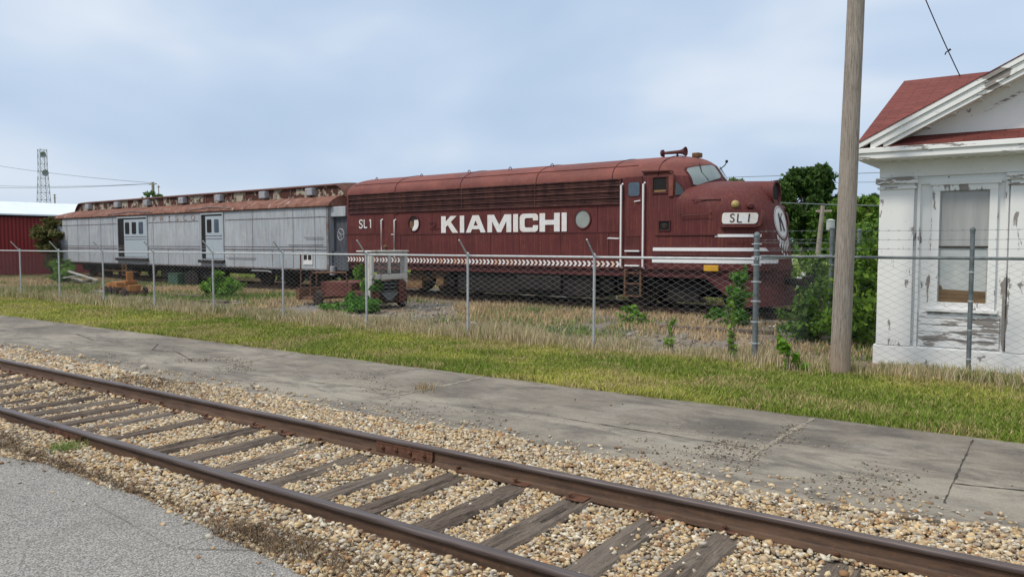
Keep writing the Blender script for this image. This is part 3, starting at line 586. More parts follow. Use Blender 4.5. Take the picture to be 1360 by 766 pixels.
for px, py, s_ in ((375, 617, 1), (438, 640, 2), (980, 672, 3)):
    p = onz(px, py, .03); m = MB(); q = random.Random(s_)
    for _ in range(3):
        a = q.uniform(-.6, .6); L = q.uniform(.12, .3); c = Vector((p[0] + q.uniform(-.05, .05), p[1] + q.uniform(-.05, .05), .035)); m.tube([c, c + Vector((L * .5, a * L * .4, .02)), c + Vector((L, a * L, .012 + q.random() * .03))], .004, 5)
    tag(m.build('twig', 'bark'), {1: 'thin dry twig lying on the ballast between the rails', 2: 'dry twig lying against the near rail', 3: 'pale dry twigs lying on the inside foot of the far rail'}[s_], 'twig')

# ------------------------------------------------------------------ foliage helper
def leaf_cloud(name, blobs, n, size, c1, c2, parent=None, seed=1, shell=.45, droop=.0, clump=0):
    """blobs: (cx, cy, cz, rx, ry, rz). Leaves are small bent quads spread near the surface of each blob."""
    r = np.random.default_rng(seed); B = np.array(blobs, float); vol = (B[:, 3] * B[:, 5]) ** 1.0; w = r.choice(len(B), n, p=vol / vol.sum())
    d = r.normal(size=(n, 3)); d /= np.linalg.norm(d, axis=1)[:, None]; rad = (shell + (1 - shell) * r.random(n) ** .5) * (1 + r.normal(0, .07, n))
    if clump:
        cd = r.normal(size=(len(B), clump, 3)); cd /= np.linalg.norm(cd, axis=2)[..., None]; pick = r.integers(0, clump, n); cc = cd[w, pick]; d = cc * r.uniform(.5, 1.02, (n, 1)) + r.normal(0, .16, (n, 3)); rad = np.ones(n)
    P = B[w, :3] + d * B[w, 3:6] * rad[:, None]; P[:, 2] = np.maximum(P[:, 2], .04)
    s = size * np.clip(r.lognormal(0, .4, n), .4, 2.0); u = r.normal(size=(n, 3)); u[:, 2] -= droop; u /= np.linalg.norm(u, axis=1)[:, None]; v = np.cross(u, r.normal(size=(n, 3))); v /= np.linalg.norm(v, axis=1)[:, None]; nn = np.cross(u, v)
    V = np.stack([P - u * s[:, None], P + v * s[:, None] * .45 + nn * s[:, None] * .12, P + u * s[:, None], P - v * s[:, None] * .45 + nn * s[:, None] * .12], 1)
    t = np.clip(.5 + .38 * r.normal(size=n) + .8 * (fbm(P[:, 0] * 3 + P[:, 2], P[:, 1] * 3 + P[:, 2] * 2, .5, seed) - .5), 0, 1); C = mixc(c1, c2, t) * r.uniform(.8, 1.15, (n, 1)); C = np.repeat(C[:, None], 4, 1)
    F_ = (np.array([[0, 1, 2, 3]])[None] + np.arange(n)[:, None, None] * 4).reshape(-1, 4)
    return np_mesh(name, V.reshape(-1, 3), F_, 'leaf', C.reshape(-1, 3), parent)
def tree(loc, h, r, label, c1, c2, n=14000, leaf=.16, seed=1, trunk_h=.28, group=None, name='tree', flat=1.0, nb=34):
    root = empty(name, loc, label, 'tree', group); q = random.Random(seed); blobs = []; m = MB()
    m.tube([(0, 0, -.1), (.05 * h * .2, 0, h * .2), (0, .1, h * .5), (.1, 0, h * .8)], [.035 * h, .028 * h, .02 * h, .008 * h], 9)
    for i in range(nb):
        a = q.uniform(0, 6.283); zz = q.uniform(trunk_h + .08, .93); rr = r * math.sin(math.pi * min(1, (1.06 - zz) / (1.12 - trunk_h)) ** .7) * q.uniform(.35, .85); br = r * q.uniform(.24, .42)
        c = (rr * math.cos(a), rr * math.sin(a) * flat, zz * h); blobs.append((*c, br, br * flat, br * .75))
        m.tube([(0, 0, h * max(.15, zz * .55)), (c[0] * .5, c[1] * .5, c[2] * .82), c], [.012 * h, .008 * h, .003 * h], 5)
    m.build('trunk', 'bark', root, smooth=True)
    leaf_cloud('crown', blobs, int(n * 1.5), leaf * 1.1, c1, c2, root, seed, .35, .2, 22)
    return root
G1, G2 = (.028, .06, .014), (.075, .135, .028)
pt = ony(1066, 300, 60)
tree((pt[0], 60, 0), 7.6, 2.35, 'dense dark green tree right behind the locomotive nose', G1, (.065, .125, .03), 22000, .15, 11, .12)
pt = ony(1034, 300, 50); tree((pt[0], 50, 0), 6.05, 1.1, 'small dark tree beside the nose headlight top', G1, G2, 8000, .12, 12, .15)
pt = ony(972, 300, 70); tree((pt[0], 70, 0), 9.1, 1.6, 'pale green treetop showing above the locomotive nose', (.08, .13, .04), (.16, .23, .08), 6000, .16, 13, .2)
pt = ony(1150, 300, 52); tree((pt[0], 52, 0), 5.0, 2.5, 'bright green rounded tree between the wooden pole and the white building', (.05, .11, .015), (.13, .22, .03), 22000, .14, 14, .12)
pt = ony(1104, 300, 58); tree((pt[0], 58, 0), 4.6, 1.6, 'low green tree behind the leaning transformer pole', (.04, .09, .015), (.09, .17, .03), 9000, .14, 15, .12)
pt = ony(1168, 300, 95); tree((pt[0], 95, 0), 7.8, 1.6, 'distant dark pine top beside the white building corner', (.03, .05, .03), (.06, .09, .05), 5000, .2, 16, .45)
pt = ony(1128, 300, 62); tree((pt[0], 62, 0), 5.6, 1.8, 'dark tree partly hidden by the wooden pole', G1, G2, 9000, .15, 17, .12)
tree((-44.6, 19.6, 0), 3.3, 1.0, 'brownish green bushy tree between red shed and baggage car', (.06, .075, .02), (.14, .13, .05), 9000, .075, 18, .08)
pt = ony(202, 300, 58); tree((pt[0], 58, 0), 9.6, 1.6, 'green treetop just showing above the baggage car roof', (.06, .11, .03), (.12, .19, .06), 4000, .16, 19, .3)
# far wood on the horizon
q = np.random.default_rng(5); fb = [(x_, 150 + q.uniform(-8, 8), 1.0 + 1.2 * q.random(), 5.5, 5, 2.6 + 1.2 * q.random()) for x_ in np.arange(-230, 60, 4.2)]
tag(leaf_cloud('far_wood', fb, 45000, .45, (.03, .055, .02), (.07, .12, .035), None, 6, .4), 'low far green woodland along the horizon behind the train', 'woodland', kind='stuff')
def bush(name, loc, blobs, n, leaf, c1, c2, label, seed, cat='bush', group=None, stems=6, clump=10):
    root = empty(name, loc, label, cat, group); q = random.Random(seed); m = MB()
    for i in range(stems):
        b = q.choice(blobs); m.tube([(q.uniform(-.1, .1), q.uniform(-.1, .1), -.03), (b[0] * .5, b[1] * .5, b[2] * .6), (b[0] + q.uniform(-.1, .1), b[1], b[2] + b[5] * .5)], [.018, .012, .005], 5)
    m.build('stem', 'bark', root); leaf_cloud('leaves', blobs, n, leaf, c1, c2, root, seed, .3, .3, clump); return root
BG1, BG2 = (.05, .125, .014), (.14, .27, .03)
bush('sapling_bush', onz(289, 395), [(-.35, 0, .35, .4, .35, .3), (.3, 0, .3, .45, .35, .25), (0, .1, .62, .32, .3, .3), (-.1, -.1, .25, .55, .4, .25), (.55, .1, .45, .22, .2, .2)], 2200, .055, BG1, BG2, 'bright green sapling bush before the grey car underframe', 31)
bush('creeper_bush', (-15.5, 14.4, .05), [(-.5, .5, .22, .35, .3, .22), (-.1, .3, .18, .4, .35, .18), (-.6, 1.0, .62, .3, .25, .22), (.45, .1, .16, .3, .3, .16), (-.2, .9, .7, .25, .25, .16), (-1.0, .7, .3, .25, .25, .2), (.1, -.1, .12, .5, .3, .14), (-.8, -.1, .12, .4, .3, .14)], 4200, .05, (.035, .11, .014), (.10, .24, .03), 'dark green creeper swallowing the old rail cart', 32, 'creeper')
bush('small_bush', (-25.9, 17.6, .05), [(0, 0, .3, .5, .4, .3), (.5, 0, .25, .35, .3, .22), (-.5, .2, .2, .35, .3, .2)], 900, .06, BG1, BG2, 'small green bush left of the green box under the grey car', 33)
bush('small_bush', (-18.4, 17.1, .05), [(0, 0, .45, .3, .25, .3), (.1, 0, .85, .28, .2, .3), (-.1, 0, .2, .3, .3, .2)], 1000, .055, BG1, BG2, 'slim green bush climbing beside the grey car end truck', 34)
bush('creeper_bush', (-6.2, 17.2, .05), [(0, 0, .3, .35, .3, .35), (.1, 0, .8, .3, .25, .35), (.2, 0, 1.15, .16, .15, .2), (-.2, 0, .15, .4, .3, .2)], 2200, .05, (.04, .12, .02), (.11, .25, .04), 'leafy creeper climbing the locomotive pilot behind the corner post', 35, 'creeper')
bush('shrub', (-3.9, 15.2, .05), [(0, 0, .4, .5, .6, .4), (-.1, 1.2, .55, .55, .7, .5), (.5, .5, .6, .5, .5, .5), (.3, 2.2, .9, .7, .7, .6), (-.5, .2, .25, .5, .5, .3), (.6, -.3, .3, .4, .4, .3)], 6000, .05, (.035, .085, .014), (.11, .2, .03), 'big mixed green shrub behind the fence left of the wooden pole', 36)
bush('shrub', (-3.2, 15.0, .05), [(0, 0, .6, .45, .7, .6), (.1, 1.0, 1.2, .45, .6, .6), (0, .6, .9, .5, .6, .6), (.2, 1.6, 1.7, .35, .4, .4), (-.1, -.3, .3, .45, .5, .3)], 6500, .05, (.04, .10, .014), (.15, .25, .03), 'tall green shrub pressed against the left side of the white building', 37)
bush('shrub', (-5.0, 22.5, .05), [(0, 0, .9, 1.2, .9, .9), (1.4, .5, 1.0, 1.1, .9, 1.0), (-1.2, 1, .8, 1.0, .9, .8), (.4, 2, 1.5, 1.2, 1, .9)], 6000, .08, (.045, .10, .02), (.14, .24, .05), 'light green thicket further back beyond the side fence posts', 38)
p = onz(1052, 492); bush('young_weed', (p[0], p[1] - .1, .04), [(0, 0, .22, .12, .12, .2), (-.1, 0, .4, .1, .1, .14), (.12, .05, .15, .12, .1, .12)], 500, .035, (.07, .17, .015), (.16, .3, .03), 'small bright green weed sprouting just left of the wooden pole', 39, 'weed', clump=7)
p = onz(992, 470); bush('young_weed', (p[0] + .02, 11.95, .04), [(0, 0, .2, .09, .09, .2), (.02, 0, .5, .07, .07, .25), (.0, 0, .8, .05, .05, .15)], 260, .035, (.09, .18, .02), (.2, .32, .05), 'slender upright weed just left of the corner fence post', 40, 'weed', clump=8)
bush('young_weed', (-5.55, 12.3, .04), [(0, 0, .15, .1, .1, .15), (.05, 0, .4, .06, .06, .2)], 160, .035, (.10, .2, .02), (.2, .32, .05), 'thin green weed stalk inside the fence between two posts', 41, 'weed', clump=8)
bush('small_bush', (-37.8, 16.9, .05), [(0, 0, .5, .5, .4, .5), (-.9, .4, .7, .5, .4, .5), (-.4, .3, .25, .8, .4, .25)], 2000, .07, (.06, .13, .02), (.14, .24, .04), 'green bush before the left end of the grey car', 42)
bush('small_bush', (-8.3, 16.2, .05), [(0, 0, .2, .3, .2, .2), (.3, 0, .12, .2, .2, .12)], 350, .05, BG1, BG2, 'low green clump beside the front truck of the locomotive', 43)

# ------------------------------------------------------------------ the train (rotated 2.6 degrees from the near track)
A = R(2.6); nrm = Vector((math.sin(A), math.cos(A), 0)); tdir = Vector((math.cos(A), -math.sin(A), 0))
BASE = Vector((-5, 18, 0)) + nrm * 1.5
def tw(x, y, z=0): v = BASE + tdir * x + nrm * y; return (v.x, v.y, z)
ZR = .22   # railhead of the yard track
# yard track
for yy, lab in ((-.75, 'rusty near rail of the yard track under the train'), (.75, 'rusty far rail of the yard track under the train')):
    m = MB(); m.box(-75, 6, yy - .035, yy + .035, ZR - .04, ZR); m.box(-75, 6, yy - .01, yy + .01, ZR - .12, ZR - .04); m.box(-75, 6, yy - .07, yy + .07, ZR - .14, ZR - .12)
    tag(m.build('rail', 'rail_steel', loc=BASE, rot=-A), lab, 'rail', 'rails under the train')
m = MB(); m.box(-75, 6, -1.7, 1.7, -.1, .075); tag(m.build('yard_track_bed', 'yard_soil', loc=BASE, rot=-A), kind='structure')

loco = empty('diesel_locomotive', BASE, 'maroon streamlined diesel locomotive with white lettering and a rounded nose', 'locomotive', rz=-A)
LVN = [ # nose: z, front x, plan curve length A, half width W, exponent
    (1.24, -.78, 1.45, 1.50, 2.5), (1.5, -.80, 1.45, 1.5, 2.5), (1.9, -.85, 1.42, 1.5, 2.5), (2.2, -.90, 1.4, 1.5, 2.45), (2.45, -.94, 1.42, 1.5, 2.4), (2.65, -.98, 1.45, 1.5, 2.35), (2.82, -1.03, 1.5, 1.5, 2.3),
    (2.96, -1.09, 1.6, 1.49, 2.2), (3.08, -1.15, 1.7, 1.455, 2.15), (3.18, -1.21, 1.8, 1.39, 2.1), (3.27, -1.29, 1.9, 1.28, 2.1), (3.35, -1.38, 1.95, 1.12, 2.1), (3.41, -1.50, 1.9, .93, 2.1), (3.455, -1.66, 1.8, .72, 2.1), (3.485, -1.9, 1.6, .48, 2.1), (3.50, -2.15, 1.3, .2, 2.0)]
LVC = [ # body and cab
    (1.24, -2.3, .75, 1.499, 2.0), (2.6, -2.3, .75, 1.499, 2.0), (3.0, -2.34, .75, 1.499, 1.6), (3.2, -2.37, .75, 1.5, 1.5), (3.35, -2.40, .75, 1.5, 1.5), (3.5, -2.44, .75, 1.5, 1.5), (3.60, -2.49, .75, 1.497, 1.5), (3.68, -2.54, .76, 1.485, 1.5), (3.76, -2.59, .78, 1.46, 1.5), (3.84, -2.65, .8, 1.41, 1.55), (3.92, -2.71, .82, 1.33, 1.6), (3.99, -2.79, .85, 1.22, 1.7), (4.05, -2.88, .88, 1.09, 1.8),
    (4.10, -2.98, .9, .94, 1.9), (4.14, -3.09, .9, .78, 2.0), (4.17, -3.21, .85, .62, 2.0), (4.195, -3.36, .75, .45, 2.0), (4.21, -3.55, .6, .27, 2.0), (4.216, -3.8, .4, .1, 2.0)]
LV = LVN
def lv(z): return [float(np.interp(z, [l[0] for l in LV], [l[i] for l in LV])) for i in range(1, 5)]
def surfx(y, z, e=0):
    F0, A0, W0, n0 = lv(z); t = min(.999, abs(y) / (W0 + 1e-6)); return F0 - A0 * (1 - (1 - t ** n0) ** (1 / n0)) + e
def surfy(x, z, e=0):
    F0, A0, W0, n0 = lv(z); t = (x - (F0 - A0)) / A0
    if t <= 0: return -(W0 + e)
    return -(W0 * (1 - min(t, .9999) ** n0) ** (1 / n0) + e)
def rearx(z): return -15.7 + (0 if z < 3.6 else .45 * ((z - 3.6) / .62) ** 2.2)
def loft(LVx, xrear, nm, side_mat):
    nth = 18; m = MB(); rows = []
    for (z, F0, A0, W0, n0) in LVx:
        xr = xrear(z); near = [(xr, 0), (xr, -W0 * .5), (xr, -W0 * .93), (xr + .06, -W0)]
        for xx in np.linspace(xr + .3, F0 - A0, 10): near.append((xx, -W0))
        for i in range(1, nth + 1):
            th = math.pi / 2 * i / nth; near.append((F0 - A0 + A0 * math.sin(th) ** (2 / n0), -W0 * max(0, math.cos(th)) ** (2 / n0)))
        rows.append([(x, y, z) for x, y in near + [(x, -y) for x, y in near[-2:0:-1]]])
    k = len(rows[0])
    for r_ in rows: m.v += r_
    for i in range(len(rows) - 1):
        for j in range(k):
            m.f.append((i * k + j, i * k + (j + 1) % k, (i + 1) * k + (j + 1) % k, (i + 1) * k + j)); xm = (rows[i][j][0] + rows[i][(j + 1) % k][0]) / 2
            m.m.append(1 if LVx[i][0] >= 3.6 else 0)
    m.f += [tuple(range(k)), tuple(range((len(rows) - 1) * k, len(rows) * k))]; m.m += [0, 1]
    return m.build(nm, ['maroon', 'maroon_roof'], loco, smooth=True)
body = loft(LVC, rearx, 'body', 0)
nose = loft(LVN, lambda z: -3.6 if z < 3.3 else -3.0, 'nose', 0)
sh = -1.5
# louvre band
m = MB(); m.box(-15.5, -4.62, sh - .012, sh - .004, 2.95, 3.57); band_ = m.build('louvre_band', 'louvre_back', loco)
m = MB()
for z in np.linspace(2.975, 3.54, 17):
    m.add([(-15.47, sh - .014, z + .016), (-4.65, sh - .014, z + .016), (-4.65, sh - .036, z - .004), (-15.47, sh - .036, z - .004), (-4.65, sh - .014, z - .002), (-15.47, sh - .014, z - .002)], [(0, 1, 2, 3), (3, 2, 4, 5)])
m.build('louvre', 'louvre_metal', band_)
m = MB()
for z in (2.95, 3.11, 3.27, 3.42, 3.58): m.box(-15.52, -4.6, sh - .055, sh - .002, z - .014, z + .014)
for x in (-15.5, -12.9, -10.2, -7.4, -4.63): m.box(x - .012, x + .012, sh - .05, sh - .003, 2.94, 3.59)
m.build('louvre_frame', 'louvre_metal', band_)
# seams, belts, rivet strips
m = MB(); m.box(-15.6, -13.85, sh - .012, sh + .01, 2.215, 2.245); m.box(-13.05, -4.62, sh - .012, sh + .01, 2.185, 2.215)
for x in (-12.95, -10.4, -8.0, -5.0, -6.55, -9.1): m.box(x - .006, x + .006, sh - .008, sh + .01, 1.5, 2.19)
for x in (-14.2, -11.5, -8.7, -5.35): m.box(x - .006, x + .006, sh - .008, sh + .01, 2.22, 2.93)
m.box(-3.62, -1.95, sh - .03, sh + .01, 2.10, 2.125)
m.build('side_trim', 'maroon_dark', loco)
# roof seams + lift rings + gutter
m = MB()
for x in (-13.2, -10.3, -7.4, -4.9, -3.55):
    prof = [(x, -l[3] - .004, l[0] + .004) for l in LVC if 3.6 <= l[0]]; prof += [(p[0], -p[1], p[2]) for p in prof[::-1]]; m.tube(prof, .011, 5)
m.tube([(-15.4, -1.336, 3.925), (-4.2, -1.336, 3.925)], .009, 5)
m.build('roof_seam', 'maroon_dark', loco)
for x, y in ((-12.6, -.85), (-10.5, -.85), (-8.85, -.85), (-7.3, -.85), (-14.8, -.85)):
    m = MB(); z0 = 4.12; m.tube([(x - .05, y, z0 - .03), (x - .045, y, z0 + .05), (x, y, z0 + .085), (x + .045, y, z0 + .05), (x + .05, y, z0 - .03)], .013, 6); m.build('lift_ring', 'maroon_dark', loco)
m = MB(); m.tube([(-4.0, sh - .05, 3.74), (-3.15, sh - .05, 3.71), (-3.12, sh - .02, 3.66)], .018, 6); m.box(-3.98, -3.16, sh - .06, sh + .03, 3.70, 3.715); m.build('cab_gutter', 'maroon_dark', loco)
# horn pair on the roof
m = MB(); m.tube([(-4.0, -.35, 4.18), (-4.0, -.35, 4.28)], .03, 8); m.tube([(-3.6, -.35, 4.14), (-3.6, -.35, 4.30)], .03, 8); m.lathe([(.04, -.10), (.09, -.08), (.095, -.03), (.035, 0), (.04, .1), (.05, .42), (.065, .52), (.12, .60), (.125, .62), (.05, .58)], (-3.98, -.35, 4.31), 'X', 16); m.build('air_horn', 'maroon_dark', loco, smooth=True)
m = MB(); m.box(-3.3, -3.1, -.12, .12, 4.17, 4.29); m.build('roof_beacon', 'tan_rust', loco, bevel=.015)
m = MB(); m.tube([(-2.80, .5, 3.86), (-2.66, .55, 3.98), (-2.62, .56, 4.06)], .014, 6); m.lathe([(.03, 0), (.04, .04), (.03, .07)], (-2.62, .56, 4.04), 'Z', 10); m.build('antenna', 'black_steel', loco)
# side doors
def panel(name, x0, x1, z0, z1, mat, parent, t=.018, y=sh, bevel=.006): m = MB(); m.box(x0, x1, y - t, y + .02, z0, z1); return m.build(name, mat, parent, bevel=bevel)
def outline(name, x0, x1, z0, z1, w, mat, parent, y=sh, t=.03):
    m = MB(); m.box(x0 - w, x1 + w, y - t, y + .01, z1, z1 + w); m.box(x0 - w, x1 + w, y - t, y + .01, z0 - w, z0); m.box(x0 - w, x0, y - t, y + .01, z0, z1); m.box(x1, x1 + w, y - t, y + .01, z0, z1); return m.build(name, mat, parent, bevel=.004)
dr = panel('door', -13.70, -13.22, 1.45, 2.90, 'maroon', loco); panel('door_lintel', -13.84, -13.04, 2.88, 2.94, 'maroon_dark', dr, .03)
m = MB(); m.tube([(-13.33, sh - .05, 2.2), (-13.22, sh - .05, 2.2)], .014, 6); m.build('handle', 'stripe_white', dr)
def rround(x0, x1, z0, z1, r, y, n=6):
    pts = []
    for cx, cz, a0 in ((x1 - r, z1 - r, 0), (x0 + r, z1 - r, 90), (x0 + r, z0 + r, 180), (x1 - r, z0 + r, 270)):
        for i in range(n + 1): a = R(a0 + 90 * i / n); pts.append((cx + r * math.cos(a), y, cz + r * math.sin(a)))
    return pts
dr = panel('door', -4.50, -3.99, 1.30, 3.62, 'maroon', loco)
m = MB(); m.prism(rround(-4.41, -4.04, 3.10, 3.50, .08, sh - .022), (0, -.008, 0)); pn = m.build('door_window', 'maroon_dark', dr); m = MB(); m.prism(rround(-4.385, -4.065, 3.125, 3.475, .065, sh - .03), (0, -.004, 0)); m.build('pane', 'glass_blue', pn)
m = MB(); m.tube([(-4.2, sh - .06, 2.98), (-4.02, sh - .06, 3.0)], .014, 6); m.build('handle', 'stripe_white', dr)
m = MB(); m.box(-4.44, -4.05, sh - .035, sh - .01, 2.08, 2.10); m.box(-4.44, -4.05, sh - .026, sh - .01, 1.74, 2.08); m.build('kick_plate', 'maroon_dark', dr)
for zz in (1.71, 1.33): m = MB(); m.box(-4.45, -4.03, sh - .10, sh - .019, zz - .018, zz + .018); m.build('step', 'stripe_white', dr)
for x, z0, z1 in ((-13.80, 1.58, 2.68), (-13.17, 1.45, 2.66), (-4.58, 1.30, 3.42), (-3.93, 1.30, 3.42)):
    m = MB(); m.tube([(x, sh, z1 + .03), (x, sh - .075, z1), (x, sh - .075, z0), (x, sh, z0 - .03)], .027, 8); m.build('handrail', 'stripe_white', loco, smooth=True)
# portholes
def porthole(x, z, mat):
    m = MB()
    n_ = 28; ro, ri = .27, .235
    vs = []
    for r_, y in ((ro, sh + .01), (ro, sh - .03), (ri, sh - .03), (ri, sh - .006)): vs += [(x + r_ * math.cos(2 * math.pi * j / n_), y, z + r_ * math.sin(2 * math.pi * j / n_)) for j in range(n_)]
    m.add(vs, [(i * n_ + j, i * n_ + (j + 1) % n_, (i + 1) * n_ + (j + 1) % n_, (i + 1) * n_ + j) for i in range(3) for j in range(n_)]); o = m.build('porthole', 'maroon_dark', loco, smooth=True)
    m = MB(); m.poly([(x + .24 * math.cos(2 * math.pi * j / n_), sh - .010, z + .24 * math.sin(2 * math.pi * j / n_)) for j in range(n_)]); g = m.build('pane', mat, o); return o
p1 = porthole(-12.31, 2.55, 'louvre_back'); p1['label'] = 'broken porthole with a pale shard of glass'
m = MB(); m.poly([(-12.31 + .232 * math.cos(t), sh - .014, 2.55 + .232 * math.sin(t)) for t in np.linspace(R(-110), R(32), 16)] + [(-12.20, sh - .014, 2.66), (-12.29, sh - .014, 2.66), (-12.30, sh - .014, 2.5)]); m.build('glass_shard', 'letter_white', p1)
m = MB(); m.poly([(-12.5, sh - .0125, 2.42), (-12.34, sh - .0125, 2.37), (-12.34, sh - .0125, 2.62), (-12.48, sh - .0125, 2.62)]); m.build('rust_panel', 'tan_rust', p1)
p2 = porthole(-5.81, 2.56, 'glass_porthole'); p2['label'] = 'porthole with intact milky glass'
# cab window, vent wing, quarter light
f_ = outline('cab_window', -3.68, -3.30, 3.19, 3.56, .035, 'maroon_dark', loco); panel('opening', -3.68, -3.30, 3.19, 3.56, 'dark_void', f_, .006, bevel=0); m = MB(); m.box(-3.66, -3.32, sh - .018, sh - .007, 3.20, 3.25); m.build('sill', 'tan_rust', f_)
panel('wind_wing', -3.24, -3.12, 3.08, 3.60, 'maroon_roof', loco, .05)
LV = LVC
def side_poly(pts, e): m = MB(); m.poly([(x + e * .3, surfy(x, z, e), z) for x, z in pts]); return m
q_ = side_poly([(-3.10, 3.50), (-3.10, 3.08), (-2.96, 3.08), (-2.84, 3.10), (-2.90, 3.24), (-2.98, 3.38)], .02).build('quarter_window', 'maroon_dark', loco)
side_poly([(-3.075, 3.44), (-3.075, 3.11), (-2.98, 3.11), (-2.885, 3.13), (-2.93, 3.24), (-2.99, 3.35)], .03).build('pane', 'glass_dark', q_)
f_ = outline('sand_hatch', -3.50, -3.21, 2.24, 2.46, .025, 'maroon_dark', loco); panel('hatch_recess', -3.50, -3.21, 2.24, 2.46, 'dark_void', f_, .005, bevel=0); m = MB(); m.lathe([(.07, 0), (.075, -.01), (.05, -.02)], (-3.35, sh - .006, 2.34), 'Y', 14); m.build('filler_cap', 'wheel_steel', f_)
# windshield panes following the cab front
def patch(name, y0, y1, zf0, zf1, mat, parent, e=.012, ny=14, nz=8, frame=0):
    m = MB(); V = []
    for i in range(nz + 1):
        for j in range(ny + 1):
            u = j / ny; v = i / nz; y = y0 + (y1 - y0) * u; z = zf0(u) + (zf1(u) - zf0(u)) * v; V.append((surfx(y, z, e), y + (-e * .8 * abs(y) if y < 0 else e * .8 * abs(y)), z + e * .3))
    m.add(V, [(i * (ny + 1) + j, i * (ny + 1) + j + 1, (i + 1) * (ny + 1) + j + 1, (i + 1) * (ny + 1) + j) for i in range(nz) for j in range(ny)]); return m.build(name, mat, parent, smooth=True)
for s_ in (-1, 1):
    rc = lambda u: .05 * (max(0, abs(2 * u - 1) - .8) / .2) ** 2
    f_ = patch('windshield', s_ * .05, s_ * 1.16, lambda u: 3.555 - .26 * u ** 1.3 + rc(u), lambda u: 3.96 - .11 * u - .05 * u ** 3 - rc(u), 'maroon_dark', loco, .012)
    patch('pane', s_ * .085, s_ * 1.12, lambda u: 3.585 - .26 * u ** 1.3 + rc(u), lambda u: 3.935 - .11 * u - .05 * u ** 3 - rc(u), 'glass_sky', f_, .020)
    m = MB(); yy = s_ * .75; m.tube([(surfx(yy * .85, 3.93, .05), yy * .85, 3.95), (surfx(yy, 3.72, .045), yy, 3.7), (surfx(yy * .95, 3.50, .045), yy * .9, 3.5)], .012, 5); m.build('wiper', 'black_steel', f_)
LV = LVN
# number boards and stripes on the nose (follow the nose plan curve)
def nose_strip(name, x0, x1, z0, z1, mat, parent, e=.008, n=26, side=-1, solid=0, x1b=None, rc=0):
    m = MB(); V = []; x1b = x1 if x1b is None else x1b
    for i in range(n + 1):
        u = i / n; xb = x0 + (x1b - x0) * u; xt = x0 + (x1 - x0) * u
        dd = min(u, 1 - u) * (x1 - x0); ins = rc - math.sqrt(max(0, rc * rc - (rc - dd) ** 2)) if rc and dd < rc else 0
        for x, z in ((xb, z0 + ins), (xt, z1 - ins)): V.append((x + e * .5, (surfy(x, z, e)) * (-side), z))
    if solid:
        o = len(V); V += [(v[0] - .0, v[1] + side * -solid, v[2]) for v in V]
    fs = [(2 * i, 2 * i + 2, 2 * i + 3, 2 * i + 1) for i in range(n)]
    if solid: fs += [(2 * i + o, 2 * i + 1 + o, 2 * i + 3 + o, 2 * i + 2 + o) for i in range(n)] + [(2 * i, 2 * i + o, 2 * i + 2 + o, 2 * i + 2) for i in range(n)] + [(2 * i + 1, 2 * i + 3, 2 * i + 3 + o, 2 * i + 1 + o) for i in range(n)] + [(0, 1, 1 + o, o), (2 * n, 2 * n + o, 2 * n + 1 + o, 2 * n + 1)]
    m.add(V, fs); return m.build(name, mat, parent, smooth=True)
for s_ in (-1, 1):
    nose_strip('stripe', -2.02, -1.08, 2.055, 2.125, 'stripe_white', loco, .012, side=s_); nose_strip('stripe', -3.68, -1.0, 1.715, 1.80, 'stripe_white', loco, .012, 60, s_, x1b=-.95); nose_strip('stripe', -3.70, -.83, 1.42, 1.51, 'stripe_white', loco, .012, 70, s_)
    hb = nose_strip('number_board', -1.97, -1.10, 2.29, 2.71, 'maroon', loco, .09, 40, s_, .12, rc=.12)
    bw = nose_strip('board_face', -1.87, -1.18, 2.37, 2.635, 'letter_white', hb, .10, 40, s_, rc=.06)
    def bstroke(pts, w=.024, s_=s_):
        m = MB()
        for a, b in zip(pts, pts[1:]):
            dx, dz = b[0] - a[0], b[1] - a[1]; L = math.hypot(dx, dz) or 1; nx, nz = -dz / L * w / 2, dx / L * w / 2
            q = [(a[0] + nx, a[1] + nz), (b[0] + nx, b[1] + nz), (b[0] - nx, b[1] - nz), (a[0] - nx, a[1] - nz)]
            if s_ > 0: q = [(-3.0 - x, z) for x, z in q]
            m.poly([(x + .056, surfy(x, z, .106) * -s_, z) for x, z in q])
        return m
    for ch, x0 in (('S', -1.70), ('L', -1.54), ('1', -1.37)):
        g = {'S': [(.09, .17), (.05, .2), (.01, .17), (.02, .12), (.08, .09), (.09, .04), (.05, .0), (.0, .03)], 'L': [(0, .2), (0, 0), (.09, 0)], '1': [(.04, .2), (.04, 0)]}[ch]
        o = bstroke([(x0 + a, 2.41 + b) for a, b in g]).build('number', 'emblem_black', bw)
nose_strip('seam_rail', -3.68, -.84, 1.60, 1.645, 'louvre_metal', loco, .02, 60, -1)
nose_strip('seam_rail', -3.68, -.82, 1.28, 1.31, 'maroon_dark', loco, .03, 60, -1)
nose_strip('nose_handle', -1.75, -1.25, 1.93, 1.95, 'maroon_dark', loco, .03, 10, -1)
# yellow plate, class lamps, headlight
m = MB(); m.box(-2.28, -1.90, sh - .04, sh + .02, 1.225, 1.375); m.build('yellow_plate', 'yellow_paint', loco, bevel=.02)
def bump_lamp(x, z, r, mat, name, s_=-1, ln=.07):
    y = surfy(x, z, -.01) * -s_; m = MB(); dv = Vector((.45, s_ * .89, 0)); c = Vector((x, y, z)); m.tube([c - dv * .03, c + dv * ln * .5, c + dv * ln, c + dv * (ln + .03)], [r * 1.15, r * 1.15, r, r * .55], 16); return m.build(name, mat, loco, smooth=True)
bump_lamp(-1.62, 2.84, .085, 'lamp_yellow', 'marker_lamp'); bump_lamp(-1.62, 2.84, .085, 'lamp_yellow', 'marker_lamp', 1); bump_lamp(-1.34, 2.80, .08, 'maroon_dark', 'class_lamp', -1, .12); bump_lamp(-1.34, 2.80, .08, 'maroon_dark', 'class_lamp', 1, .12)
